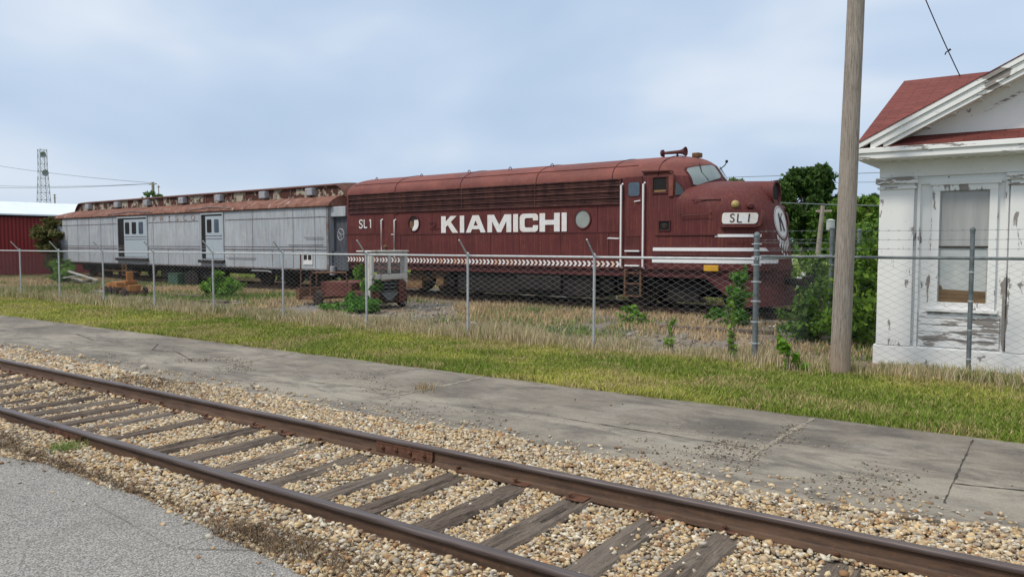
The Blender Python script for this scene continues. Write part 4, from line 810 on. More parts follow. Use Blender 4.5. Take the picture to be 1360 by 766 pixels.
m = MB(); m.lathe([(.33, -.75), (.31, -.3), (.30, -.08), (.32, -.02), (.32, .03), (.27, .035), (.25, -.04), (.05, -.12)], (-1.09, 0, 3.15), 'X', 28); hl = m.build('headlight', 'maroon', loco, smooth=True)
m = MB(); m.lathe([(.245, 0), (.2, .01), (.02, .02)], (-1.12, 0, 3.15), 'X', 24); m.build('lens', 'dark_void', hl, smooth=True)
# grab irons
def grab(pts, r=.013, mat='maroon_dark'): m = MB(); m.tube(pts, r, 6); return m.build('grab_iron', mat, loco, smooth=True)
grab([(-2.92, sh, 2.62), (-2.92, sh - .07, 2.58), (-2.12, sh - .07, 2.60), (-2.12, sh, 2.66)]); grab([(-2.6, sh + .0, 2.97), (-2.6, sh - .06, 2.96), (-1.95, surfy(-1.95, 3.0, .06), 2.97), (-1.95, surfy(-1.95, 3.0), 2.98)])
grab([(-11.6, sh, 2.56), (-11.6, sh - .04, 2.56), (-11.45, sh - .04, 2.56), (-11.45, sh, 2.56)])
m = MB(); m.lathe([(.1, 0), (.1, -.02), (.06, -.025)], (-11.42, sh, 2.5), 'Y', 14); m.box(-11.6, -11.2, sh - .02, sh, 2.36, 2.385); m.build('filler_flap', 'maroon_dark', loco)
# emblem on the nose: white disc, dark ring and K, white drips below
def front_poly(pts, e, mat, name, parent): m = MB(); m.poly([(surfx(y, z, e), y, z) for y, z in pts]); return m.build(name, mat, parent)
def disc(r, e, mat, name, parent, cz=2.43, cy=-.03, sq=1.0, n=36, inner=0):
    m = MB(); rings = np.linspace(inner, r, 6); V = []
    for rr in rings: V += [(surfx(cy + rr * math.cos(t), cz + rr * sq * math.sin(t), e), cy + rr * math.cos(t), cz + rr * sq * math.sin(t)) for t in np.linspace(0, 2 * math.pi, n, endpoint=False)]
    m.add(V, [(i * n + j, i * n + (j + 1) % n, (i + 1) * n + (j + 1) % n, (i + 1) * n + j) for i in range(5) for j in range(n)]); return m.build(name, mat, parent, smooth=True)
em = disc(.40, .010, 'letter_white', 'emblem', loco); disc(.375, .014, 'emblem_black', 'emblem_ring', em, inner=.362)
m = MB()
for pts in ([(-.14, -.22), (-.07, -.22), (-.07, .22), (-.14, .22)], [(-.07, -.02), (.09, .22), (.17, .22), (-.07, .09)], [(-.04, .03), (.02, .08), (.17, -.22), (.09, -.22)]): m.poly([(surfx(-.03 + a, 2.43 + b, .022), -.03 + a, 2.43 + b) for a, b in pts])
m.build('emblem_letter', 'emblem_black', em)
for i, (cy, z1, z0) in enumerate(((-.42, 2.12, 1.98), (-.33, 2.05, 1.86), (-.23, 2.0, 1.78), (-.12, 1.97, 1.72), (0.0, 1.97, 1.70), (.11, 2.0, 1.74), (.22, 2.06, 1.82), (-.37, 1.9, 1.8), (-.17, 1.68, 1.60), (.05, 1.66, 1.57), (-.28, 1.74, 1.66))):
    cy += .05; front_poly([(cy - .03, z1), (cy + .035, z1 - .02), (cy + .04, (z0 + z1) / 2), (cy + .015, z0), (cy - .02, z0 + .01), (cy - .035, (z0 + z1) / 2)], .012, 'letter_white', 'emblem_fringe', em)
# lettering KIAMICHI
LT = {'K': [[(0, 0), (.30, 0), (.30, .34), (.42, .46), (.72, 0), (1.08, 0), (.62, .64), (.98, 1), (.60, 1), (.30, .68), (.30, 1), (0, 1)]],
      'I': [[(0, 0), (1, 0), (1, 1), (0, 1)]], 'H': [[(0, 0), (.28, 0), (.28, .37), (.72, .37), (.72, 0), (1, 0), (1, 1), (.72, 1), (.72, .63), (.28, .63), (.28, 1), (0, 1)]],
      'A': [[(0, 0), (.25, 0), (.31, .19), (.5, .19), (.5, .40), (.39, .40), (.5, .70), (.5, 1), (.34, 1)], [(1, 0), (.75, 0), (.69, .19), (.5, .19), (.5, .40), (.61, .40), (.5, .70), (.5, 1), (.66, 1)]],
      'M': [[(0, 0), (.20, 0), (.20, .62), (.42, 0), (.58, 0), (.80, .62), (.80, 0), (1, 0), (1, 1), (.72, 1), (.5, .42), (.28, 1), (0, 1)]],
      'C': [[(1, .36), (1, .16), (.95, .05), (.84, 0), (.18, 0), (.06, .06), (0, .2), (0, .8), (.06, .94), (.18, 1), (.84, 1), (.95, .95), (1, .84), (1, .62), (.72, .62), (.72, .76), (.34, .76), (.27, .7), (.27, .3), (.34, .24), (.72, .24), (.72, .36)]]}
for ch, x0, x1 in (('K', -11.09, -10.42), ('I', -10.30, -10.12), ('A', -10.05, -9.26), ('M', -9.19, -8.28), ('I', -8.21, -8.03), ('C', -7.97, -7.31), ('H', -7.26, -6.56), ('I', -6.50, -6.33)):
    m = MB(); sx = (x1 - x0)
    for pl in LT[ch]: m.poly([(x0 + a * sx, sh - .016, 2.235 + b * .52) for a, b in pl])
    m.build('letter', 'letter_white', loco)
def stroke(pts, w, y):
    m = MB()
    for i, (a, b) in enumerate(zip(pts, pts[1:])):
        dx, dz = b[0] - a[0], b[1] - a[1]; L = math.hypot(dx, dz) or 1; nx, nz = -dz / L * w / 2, dx / L * w / 2; m.poly([(x, y - .0006 * i, z) for x, z in ((a[0] + nx, a[1] + nz), (b[0] + nx, b[1] + nz), (b[0] - nx, b[1] - nz), (a[0] - nx, a[1] - nz))])
    return m
for g, x0 in (([(.18, .22), (.14, .27), (.05, .27), (.01, .21), (.05, .15), (.14, .12), (.18, .06), (.13, .0), (.05, .0), (0, .05)], -14.98), ([(0, .285), (0, 0.01), (.15, 0.01)], -14.72), ([(0, .24), (.06, .28), (.06, -.01)], -14.45)):
    stroke([(x0 + a, 2.44 + b) for a, b in g], .045, sh - .014).build('letter', 'letter_white', loco)
# chevron strip
V = []; Fc = []; C = []; x = -15.62; i = 0
while x < -4.70:
    if not (-13.86 < x < -13.2 and False):
        z0, z1 = 1.285, 1.435; zm = (z0 + z1) / 2; o = len(V); w_ = .075; dp = .065; jt = random.uniform(-.006, .006)
        V += [(x + jt, sh - .014, z0), (x + w_ + jt, sh - .014, z0), (x + w_ + dp, sh - .014, zm), (x + w_ + jt, sh - .014, z1), (x + jt, sh - .014, z1), (x + dp, sh - .014, zm)]; Fc += [(o, o + 1, o + 2, o + 5), (o + 5, o + 2, o + 3, o + 4)]
        cc = random.choice([(.74, .71, .70)] * 9 + [(.70, .52, .42), (.66, .42, .28), (.72, .62, .55)]); C += [cc] * 6
    x += .1485
np_mesh('chevron_stripe', np.array(V), np.array(Fc), 'chevron', np.array(C), loco)
# white scrapes on the side
m = MB(); m.poly([(-5.05, sh - .012, 2.03), (-4.70, sh - .012, 2.02), (-4.64, sh - .012, 2.05), (-4.98, sh - .012, 2.065)]); m.build('paint_scrape', 'letter_white', loco)
# underframe: sill, tanks, steps, pilot, trucks
m = MB(); m.box(-15.6, -1.4, -1.42, 1.42, 1.05, 1.238); m.build('frame_sill', 'maroon_dark', loco)
m = MB(); m.box(-10.6, -5.6, -1.3, 1.3, .42, 1.05); m.box(-8.2, -6.6, -1.4, -1.3, .55, 1.0); m.build('fuel_tank', 'black_steel', loco, bevel=.08)
for x in (-11.05, -5.25): m = MB(); m.lathe([(.05, -1.2), (.22, -1.15), (.24, -.9), (.24, .9), (.22, 1.15), (.05, 1.2)], (x, 0, .78), 'Y', 18); m.build('air_tank', 'black_steel', loco, smooth=True)
m = MB()
for x in (-4.48, -4.02): m.box(x - .025, x + .025, sh - .03, sh + .03, .52, 1.23)
for z in (.54, .86, 1.14): m.box(-4.46, -4.04, sh - .05, sh + .12, z - .015, z + .015)
m.build('cab_steps', 'rusty_steel', loco)
# pilot: tapered skirt round the nose below the sill
m = MB(); rows = []
for z, F0, xb in ((1.236, -.76, -2.5), (1.0, -.80, -2.2), (.78, -.74, -1.9), (.55, -.66, -1.6), (.40, -.62, -1.45)):
    pts = []
    for i in range(15):
        th = math.pi / 2 * i / 14; Ax = F0 - xb; pts.append((xb + Ax * math.sin(th) ** .85, -1.44 * max(0, math.cos(th)) ** .85))
    rows.append([(x, y, z) for x, y in pts + [(x, -y) for x, y in pts[-2::-1]]])
for r_ in rows: m.v += r_
k = len(rows[0]); m.f = [(i * k + j, i * k + j + 1, (i + 1) * k + j + 1, (i + 1) * k + j) for i in range(len(rows) - 1) for j in range(k - 1)]; m.m = [0] * len(m.f); m.f.append(tuple(range((len(rows) - 1) * k, len(rows) * k))); m.m.append(0)
m.build('pilot', 'maroon_dark', loco, smooth=True)
m = MB(); m.box(-.9, -.25, -.09, .09, .88, 1.05); m.box(-.35, -.15, -.16, .14, .84, 1.12); m.build('coupler', 'black_steel', loco, bevel=.03)
def wheel(x, s_, zr, r_, parent): m = MB(); m.lathe([(.06, -.09), (.12, -.08), (.16, -.03), (r_ * .72, -.035), (r_ * .80, -.07), (r_, -.065), (r_ + .002, .03), (r_ + .035, .05), (r_ + .03, .07), (.1, .07)] if s_ < 0 else [(.06, .09), (.12, .08), (.16, .03), (r_ * .72, .035), (r_ * .80, .07), (r_, .065), (r_ + .002, -.03), (r_ + .035, -.05), (r_ + .03, -.07), (.1, -.07)], (x, s_ * .755, zr + r_), 'Y', 26); return m.build('wheel', 'wheel_steel', parent, smooth=True)
def truck(xc, parent, rw=.5, wb=1.37, mat='black_steel', axles=2, frame_mat=None):
    frame_mat = frame_mat or mat; offs = (-wb, wb) if axles == 2 else (-wb, 0, wb); m = MB()
    for s_ in (-1, 1):
        y0 = s_ * 1.0
        prof = [(-wb - .55, .62), (-wb - .5, .86), (-wb - .25, .95), (-wb + .3, .88), (-.5, .72), (.5, .72), (wb - .3, .88), (wb + .25, .95), (wb + .5, .86), (wb + .55, .62), (wb + .35, .60), (wb + .2, .74), (wb - .3, .68), (.45, .50), (-.45, .50), (-wb + .3, .68), (-wb - .2, .74), (-wb - .35, .60)]
        m.prism([(xc + a, y0 - .07, b + ZR - .06) for a, b in prof], (0, .14, 0)); m.box(xc - .42, xc + .42, y0 - .14, y0 + .14, ZR + .22, ZR + .56)
    m.box(xc - .3, xc + .3, -.95, .95, ZR + .45, 1.1); tr = m.build('truck', frame_mat, parent)
    for o_ in offs:
        for s_ in (-1, 1):
            wheel(xc + o_, s_, ZR, rw, tr); m = MB(); m.box(xc + o_ - .16, xc + o_ + .16, s_ * 1.13 - .09, s_ * 1.13 + .09, ZR + rw - .17, ZR + rw + .17); m.build('journal_box', frame_mat, tr, bevel=.02)
        m = MB(); m.tube([(xc + o_, -1.0, ZR + rw), (xc + o_, 1.0, ZR + rw)], .09, 10); m.build('axle', mat, tr)
    for s_ in (-1, 1):
        m = MB()
        for q in range(9): m.box(xc - .62 + q * .035, xc + .62 - q * .035, s_ * 1.02 - .05, s_ * 1.02 + .05, ZR + .20 + q * .032, ZR + .225 + q * .032)
        m.build('leaf_spring', mat, tr)
    for q in (-.7, .7):
        for s_ in (-1, 1):
            m = MB(); pts = [(xc + q + .09 * math.cos(t), s_ * 1.02 + .09 * math.sin(t), ZR + .58 + .022 * t / 1.57) for t in np.linspace(0, 6.283 * 4, 60)]; m.tube(pts, .018, 5); m.build('coil_spring', mat, tr)
    return tr
truck(-3.0, loco, .50, 1.37); truck(-12.75, loco, .50, 1.30, 'black_steel', 2, 'tan_rust')
# cables and brake gear below
m = MB()
for x, z in ((-13.9, .62), (-11.9, .7), (-4.9, .7), (-1.75, .6)): m.tube([(x, -1.2, 1.05), (x + .1, -1.26, z), (x + .35, -1.2, z - .12), (x + .5, -1.15, z + .1)], .03, 6)
m.tube([(-15.4, -1.3, .95), (-11, -1.33, .93), (-10.7, -1.33, .6)], .02, 5); m.build('hoses', 'black_steel', loco)

# ------------------------------------------------------------------ baggage car
car = empty('baggage_car', BASE, 'grey clerestory baggage car with a peeling rusty roof and two sliding doors', 'railway car', rz=-A)
XL, XR_ = -39.85, -16.67
m = MB(); m.box(XL, XR_, sh, -sh, .93, 3.24)
body = m.build('body', 'silver_paint', car, bevel=.01)
m = MB(); m.box(XL, XR_ + .02, sh - .02, sh + .01, .93, .985); m.box(XL, XR_ + .02, sh - .022, sh + .01, 1.66, 1.70); m.box(XL, XR_ + .02, sh - .018, sh + .01, 1.78, 1.80); m.box(XL, -32.9, sh - .016, sh + .01, 2.86, 2.885); m.box(-29.75, -25.4, sh - .016, sh + .01, 2.86, 2.885); m.box(-23.3, XR_, sh - .016, sh + .01, 2.86, 2.885)
m.box(XR_ - .09, XR_ + .025, sh - .024, sh + .02, .985, 3.22); m.box(XL - .02, XL + .07, sh - .024, sh + .02, .985, 3.22)
m.build('belt_rail', 'silver_seam', car)
m = MB(); xx = XL + 1.3
while xx < XR_ - .5:
    if not (-33.1 < xx < -29.5 or -25.5 < xx < -23.2): m.box(xx - .007, xx + .007, sh - .010, sh + .01, .985, 1.66 if random.random() < .4 else 3.2)
    xx += 1.32
m.build('panel_seam', 'silver_seam', car)
for pts_ in ([(-19.0, sh, 1.86), (-19.0, sh - .05, 1.86), (-17.0, sh - .05, 1.86), (-17.0, sh, 1.86)], [(-18.0, sh, 2.14), (-18.0, sh - .06, 2.13), (-16.95, sh - .06, 2.13)], [(-23.2, sh, 1.33), (-23.2, sh - .05, 1.33), (-21.2, sh - .05, 1.33), (-21.2, sh, 1.33)]): m = MB(); m.tube(pts_, .014, 5); m.build('grab_iron', 'silver_seam', car)
# roof: lower slope with overhang, clerestory, upper deck
def carroof():
    prof = [(-1.56, 3.22), (-1.60, 3.26), (-1.57, 3.34), (-1.42, 3.47), (-1.15, 3.60), (-.88, 3.66)]
    return prof
prof = carroof(); m = MB()
xs = [XL - .12, XL + .0, XL + .6, XL + 1.2, XL + 1.6] + list(np.linspace(XL + 2.2, XR_ - 1, 30)) + [XR_ - .4, XR_, XR_ + .14]
for s_ in (1, -1):
    base_ = len(m.v)
    for x in xs:
        dz = 0; 
        if x < XL + 1.5: dz = -.16 * ((XL + 1.5 - x) / 1.6) ** 2
        for y, z in prof: m.v.append((x, y * s_, z + (dz * (y + 1.6) / .7) + random.uniform(-.006, .006)))
    k = len(prof)
    for i in range(len(xs) - 1):
        for j in range(k - 1): m.f.append((base_ + i * k + j, base_ + (i + 1) * k + j, base_ + (i + 1) * k + j + 1, base_ + i * k + j + 1)); m.m.append(0)
m.box(XL + .3, XR_, -1.5, 1.5, 3.23, 3.30); m.prism([(XR_ - .3, y, z - .012) for y, z in prof[1:]] + [(XR_ - .3, -y, z - .012) for y, z in prof[:0:-1]], (.42, 0, 0))
rf = m.build('roof', 'rust_roof', car, smooth=True, recalc=False)
for x0, x1 in ((-33.6, -29.2), (-26.0, -22.8)):   # drip strips over the doors
    m = MB(); xm = (x0 + x1) / 2; m.tube([(x0, -1.59, 3.34), (xm, -1.52, 3.43), (x1, -1.59, 3.34)], .022, 5); m.build('drip_strip', 'silver_seam', rf)
m = MB()
CT = lambda x: 4.045
cl0, cl1 = XL + 1.05, XR_ + .05
m.box(cl0 + .55, cl1 - .35, -.88, .88, 3.6, 4.03)
for s_ in (1, -1):
    y = -.88 * s_
    for xa, xb, arc in ((cl0, cl0 + .55, 1), (cl1 - .35, cl1 + .25, -1)):
        pts = [(xa, y, 3.6), (xb, y, 3.6)]; top = []
        for i in range(9):
            t = i / 8; x = xa + (xb - xa) * t; zz = 3.6 + .43 * (math.sin(math.pi / 2 * t) if arc > 0 else math.cos(math.pi / 2 * t) ** .8); top.append((x, y, zz))
        m.prism([(xa, y, 3.599)] + top + ([(xb, y, 3.6)] if arc > 0 else [(xa, y, 3.6)]), (0, .9 * s_, 0))
cler = m.build('clerestory', 'clerestory', car)
m = MB()
xs = [cl0 - .06 + .61 * i / 8 for i in range(9)] + list(np.linspace(cl0 + .8, cl1 - .5, 24)) + [cl1 - .35 + .62 * i / 8 for i in range(9)]
def topz(x):
    if x < cl0 + .55: return 3.6 + .45 * math.sin(math.pi / 2 * max(0, min(1, (x - cl0 + .06) / .61)))
    if x > cl1 - .35: return 3.62 + .43 * max(0, math.cos(math.pi / 2 * min(1, (x - cl1 + .35) / .62))) ** .8
    return 4.05
ypr = [(-.97, -.035), (-.98, .0), (-.90, .035), (-.5, .10), (0, .13), (.5, .10), (.90, .035), (.98, .0), (.97, -.035)]
for x in xs:
    for y, dz in ypr: m.v.append((x, y, topz(x) + dz))
k = len(ypr)
for i in range(len(xs) - 1):
    for j in range(k - 1): m.f.append((i * k + j, (i + 1) * k + j, (i + 1) * k + j + 1, i * k + j + 1)); m.m.append(0)
m.build('upper_deck', 'rust_dark', car, smooth=True, recalc=False)
xx = cl0 + 1.5; i = 0
while xx < cl1 - .4:
    m = MB(); m.box(xx, xx + .42, -1.10, -.86, 3.70, 3.98); v_ = m.build('roof_vent', 'vent_grey', car, bevel=.03); xx += 3.0 if i % 2 else 3.25; i += 1
xx = cl0 + .7
while xx < cl1 - .5: m = MB(); m.box(xx, xx + .03, -.895, -.88, 3.66, 4.0); xx += 1.02; m.build('clerestory_batten', 'silver_seam', cler)
# sliding doors
for xa, xb, nwin, lab in ((-32.70, -29.87, 3, 'left sliding door with three small windows'), (-25.11, -23.49, 2, 'right sliding door with two small windows')):
    fr = outline('door_frame', xa, xb, 1.26, 3.12, .07, 'silver_paint', car, t=.045); m = MB(); m.box(xa, xb, sh - .012, sh - .004, 1.26, 3.12); m.build('shadow_gap', 'dark_void', fr)
    m = MB(); w0 = xa + (.62 if nwin == 3 else .32); x1_ = xb - .01; m.box(w0, x1_, sh - .032, sh - .013, 1.28, 3.05); d_ = m.build('sliding_door', 'door_grey', fr); d_['label'] = lab
    ww = (x1_ - w0 - .18) / nwin
    for i in range(nwin):
        m = MB(); m.prism(rround(w0 + .12 + i * ww, w0 + .12 + i * ww + ww * .64, 2.36, 2.92, .06, sh - .033), (0, -.004, 0)); m.build('door_window', 'glass_blue' if i == nwin - 1 else 'dark_void', d_)
    m = MB(); m.box(w0, x1_, sh - .05, sh - .033, 2.23, 2.25); m.box(w0, x1_, sh - .05, sh - .033, 2.11, 2.125); m.build('door_rail', 'silver_seam', d_)
    m = MB(); m.box(xa - .15, xb + .1, sh - .14, sh - .002, 1.10, 1.22); m.build('door_sill', 'black_steel', fr)
# faded lettering above, small marker panel, ladder
FL = {'F': [[(0, 0), (0, 1), (.6, 1)], [(0, .55), (.45, .55)]], 'R': [[(0, 0), (0, 1), (.5, 1), (.6, .78), (.5, .52), (0, .5)], [(.3, .5), (.6, 0)]], 'I': [[(.3, 0), (.3, 1)], [(.1, 0), (.5, 0)], [(.1, 1), (.5, 1)]], 'S': [[(.6, .85), (.45, 1), (.1, 1), (0, .75), (.15, .55), (.5, .45), (.6, .2), (.45, 0), (.1, 0), (0, .15)]], 'C': [[(.6, .85), (.45, 1), (.15, 1), (0, .8), (0, .2), (.15, 0), (.45, 0), (.6, .15)]], 'O': [[(.15, 0), (0, .2), (0, .8), (.15, 1), (.45, 1), (.6, .8), (.6, .2), (.45, 0), (.15, 0)]]}
for ch, x0 in zip('FRISCO', (-29.3, -28.62, -27.95, -27.3, -26.6, -25.95)):
    for q, pl in enumerate(FL[ch]): stroke([(x0 + a * .42, 2.93 + b * .2) for a, b in pl], .05, sh - .012 - .008 * q).build('faded_letter', 'faded_red', car)
m = MB(); m.box(-18.12, -17.58, sh - .03, sh + .01, 1.13, 1.50); o = m.build('marker_panel', 'letter_white', car)
for x0 in (-18.08, -17.82): m = MB(); m.box(x0, x0 + .19, sh - .04, sh - .03, 1.31, 1.48); m.build('marker_window', 'dark_void', o)
m = MB()
for x in (-32.35, -31.95): m.box(x - .02, x + .02, sh - .05, sh, .35, .95)
for z in (.4, .62, .85): m.box(-32.35, -31.95, sh - .06, sh + .02, z - .015, z + .015)
m.build('step_ladder', 'tan_rust', car)
# right end: recessed platform with hand brake wheel
m = MB(); m.box(XR_, XR_ + .75, sh + .25, 1.2, .93, 2.95); m.build('vestibule', 'silver_shade', car, bevel=.02)
m = MB(); m.box(XR_, XR_ + .85, sh + .08, 1.35, 2.86, 3.22); m.build('end_hood', 'silver_paint', car, bevel=.02)
m = MB(); m.box(XR_ + .0, XR_ + .9, sh + .15, sh + .19, .95, 1.62); m.build('end_panel', 'silver_shade', car)
m = MB(); m.lathe([(.10, -.3), (.10, .0), (.06, .02)], (XR_ + .15, sh + .05, 1.08), 'Z', 12); m.build('drain_pot', 'vent_grey', car)
m = MB(); pts = [(XR_ + .72 + .17 * math.cos(t), sh - .02, 2.22 + .2 * math.sin(t)) for t in np.linspace(0, 6.283, 25)]; m.tube(pts, .02, 6, caps=False)
for a in range(5): m.tube([(XR_ + .72, sh - .02, 2.22), (XR_ + .72 + .17 * math.cos(a * 1.257), sh - .02, 2.22 + .2 * math.sin(a * 1.257))], .013, 5)
m.tube([(XR_ + .72, sh - .02, 2.22), (XR_ + .72, sh + .24, 2.22)], .03, 6); m.build('brake_wheel', 'vent_grey', car)
m = MB(); m.box(XL + .3, XR_ - .1, -.35, .35, .62, .93); m.box(XL + .2, XR_ - .1, -1.4, 1.4, .82, .929); m.box(-29.6, -24.6, -1.0, -.9, .55, .83); m.build('underframe', 'black_steel', car)
m = MB()
for a, b in ((-29.3, -27.6), (-26.6, -24.5)): m.box(a, b, -1.2, -.6, .38, .82)
m.build('battery_box', 'black_steel', car, bevel=.03)
m = MB(); m.lathe([(.02, -.8), (.2, -.76), (.21, .76), (.02, .8)], (-25.9, -1.0, .55), 'X', 16); m.build('air_cylinder', 'black_steel', car, smooth=True)
m = MB(); m.tube([(-31.4, -1.25, .55), (-35.2, -1.25, .58)], .025, 6); m.tube([(-33.5, -1.2, .8), (-31, -1.2, .45)], .02, 6); m.build('brake_rod', 'tan_rust', car)
truck(-35.6, car, .46, 1.65, 'black_steel', 3); truck(-19.9, car, .46, 1.65, 'black_steel', 3)
m = MB(); m.tube([(-21.6, -1.42, .84), (-20.5, -1.42, .84), (-20.3, -1.42, .80)], .03, 8); m.build('white_pipe', 'letter_white', car)

# ------------------------------------------------------------------ things in the yard
# old rail speeder: white cab front, red body, flat deck behind
p = onz(512, 414, .05)
tug = empty('rail_speeder', (-16.1, 15.85, .06), 'derelict rail speeder with a white windscreen frame and red body', 'rail cart', rz=R(-4))
m = MB(); m.prism(rround(-.93, .93, .82, 1.60, .10, 0), (0, .06, 0))
wf = None
# windscreen wall as a frame with two openings (front faces local -x+... built along local y)
def yz(pts, x, d): return [(x, a, b) for a, b in pts]
m = MB(); X0 = .35; t_ = .07
m.box(X0, X0 + t_, -.68, .68, 1.50, 1.60); m.box(X0, X0 + t_, -.68, -.58, .98, 1.50); m.box(X0, X0 + t_, .58, .68, .98, 1.50); m.box(X0, X0 + t_, -.045, .045, .98, 1.50); m.box(X0, X0 + t_, -.68, .68, .82, .98)
m.box(X0 - .22, X0, -.68, -.63, .08, 1.58); m.box(X0 - .22, X0, .63, .68, .08, 1.58)
m.prism([(X0 + .0, -.68, .82), (X0 + .0, -.50, .82), (X0, -.68, .66)], (t_, 0, 0)); m.prism([(X0 + .0, .68, .82), (X0 + .0, .50, .82), (X0, .68, .66)], (t_, 0, 0))
wf = m.build('windscreen_frame', 'old_white', tug, bevel=.025)
for y0, y1 in ((-.58, -.045), (.045, .58)):
    m = MB(); m.box(X0 + .03, X0 + .038, y0, y1, .99, 1.49); g = m.build('pane', 'clear_pane', wf)
m = MB(); m.box(X0 - .55, X0 + .10, -.72, .72, 1.60, 1.645); m.build('canopy', 'old_white', tug, bevel=.02)
m = MB(); m.lathe([(.05, 0), (.05, .08), (.08, .1), (.03, .16)], (X0, -.1, 1.65), 'Z', 10); m.build('roof_lamp', 'rusty_steel', tug)
m = MB(); m.box(X0 - .02, X0 + .05, -.64, -.36, .15, .82); m.box(X0 - .02, X0 + .05, .36, .64, .15, .82); m.box(X0 - .9, X0 - .02, -.62, .62, .15, .5); m.build('body', 'cart_red', tug, bevel=.02)
m = MB(); m.box(X0 - .3, X0 - .02, -.38, .38, .15, .78); m.build('engine_bay', 'dark_void', tug)
m = MB()
for z in (.7, .6, .5): m.box(X0 + .01, X0 + .04, -.3, .28, z - .012, z + .012)
m.prism([(X0 + .02, -.34, .46), (X0 + .02, .32, .46), (X0 + .02, .05, .22), (X0 + .02, -.08, .22)], (.06, 0, 0)); m.build('grille', 'galvanised_dark', tug, bevel=.01)
m = MB(); m.box(-2.0, X0 - .9, -.6, .6, .30, .72); m.build('deck', 'cart_red', tug, bevel=.02)
m = MB(); m.box(-2.9, -2.2, -.75, .75, .16, .24); m.box(-2.95, -2.8, -.8, .8, .14, .5); m.tube([(-2.85, -.7, .2), (-2.85, -.7, 1.55)], .022, 6); m.tube([(-2.3, -.75, .3), (-2.3, -.75, .85), (-2.15, -.75, .98), (-.6, -.75, 1.02), (-.55, -.75, .6)], .028, 8); m.tube([(-2.0, -.75, .62), (-2.0, -.75, .97)], .02, 6); m.build('rear_frame', 'rusty_steel', tug); m = MB(); m.tube([(-.62, .5, .5), (-.62, .5, 1.5)], .025, 6); m.build('upright', 'rusty_steel', tug)
for x in (-2.0, .05):
    for s_ in (-1, 1): m = MB(); m.lathe([(.04, -.04), (.2, -.03), (.22, .02), (.25, .04), (.05, .05)], (x, s_ * .72, .22), 'Y', 18); m.build('wheel', 'wheel_steel', tug, smooth=True)
# round fire-bucket/wheel with spring at the rear of the cart
# yellow work machine
mw = empty('work_machine', (-27.75, 14.5, .05), 'small yellow orange track machine lying in the dry grass', 'machine', rz=R(-8))
m = MB(); m.prism([(-.75, -.35, .22), (-.8, -.35, .42), (-.1, -.35, .50), (.2, -.35, .48), (.25, -.35, .25)], (0, .7, 0)); m.build('hood', 'orange_machine', mw, bevel=.03)
m = MB(); m.box(.5, .62, -.12, .1, .1, .85); m.box(.3, .95, -.1, .1, .3, .38); m.box(.85, 1.05, -.2, .2, .12, .4); m.box(.44, .70, -.2, .2, .42, .55); m.build('post', 'orange_machine', mw, bevel=.02)
m = MB(); m.box(-.9, 1.1, -.3, .3, .1, .2); m.build('chassis', 'rusty_steel', mw)
for x in (-.75, -.3, .15, .98):
    for s_ in (-1, 1): m = MB(); m.lathe([(.04, -.05), (.16, -.04), (.17, .04), (.05, .05)], (x, s_ * .36, .16), 'Y', 16); m.build('wheel', 'wheel_steel', mw, smooth=True)
# green box and dark reel beside it
p = onz(238, 379); m = MB(); m.box(-.42, .42, -.3, .3, 0, .52); m.box(-.44, .44, -.32, .32, .52, .56); tag(m.build('metal_box', 'green_box', loc=(p[0], p[1], .04), rot=-A, bevel=.02), 'dark green metal box standing under the grey car', 'box')
m = MB(); m.lathe([(.1, -.3), (.36, -.3), (.36, -.24), (.22, -.22), (.22, .22), (.36, .24), (.36, .3), (.1, .3)], (0, 0, .36), 'Y', 20); tag(m.build('cable_reel', 'black_steel', loc=(p[0] + 1.0, p[1] + .2, .04), rot=R(20), smooth=True), 'black round cable reel right of the green box', 'reel')
# pile of pale planks at the left
for i in range(6):
    q = random.Random(i); m = MB(); m.box(-.9, .9, -.09, .09, 0, .05); o = m.build('plank', 'plank_white', loc=(-36.6 + q.uniform(-.6, .6), 17.0 + q.uniform(-.3, .3), .08 + i * .07), rot=q.uniform(-.5, .5)); o.rotation_euler[1] = q.uniform(-.15, .25)
    tag(o, 'pale weathered plank in the heap before the left end of the grey car', 'plank', 'planks heaped in the yard')
# old ties / timbers lying in the yard
for i, (px, py, L, lab) in enumerate(((250, 394, 1.1, 'flat grey timber lying left of the sapling bush'), (690, 404, 1.6, 'dark timber lying below the locomotive fuel tank'), (950, 440, 1.2, 'half buried grey timber near the corner post'), (285, 402, .5, 'pale short board lying under the sapling bush'))):
    p = onz(px, py); m = MB(); m.box(-L, L, -.11, .11, 0, .10); tag(m.build('timber', 'tie_wood', loc=(p[0], p[1], .03), rot=R(-3 + 5 * i), bevel=.01), lab, 'timber')
for i in range(5):
    m = MB(); m.box(-.28, .28, -.2, .2, 0, .2 + .04 * (i % 2)); tag(m.build('stone_block', 'stone_block', loc=tw(-11.0 + i * 1.25, 2.2, .03), rot=R(i * 7), bevel=.02), 'pale block lying in the grass behind the locomotive fuel tank', 'block', 'pale blocks behind the locomotive')

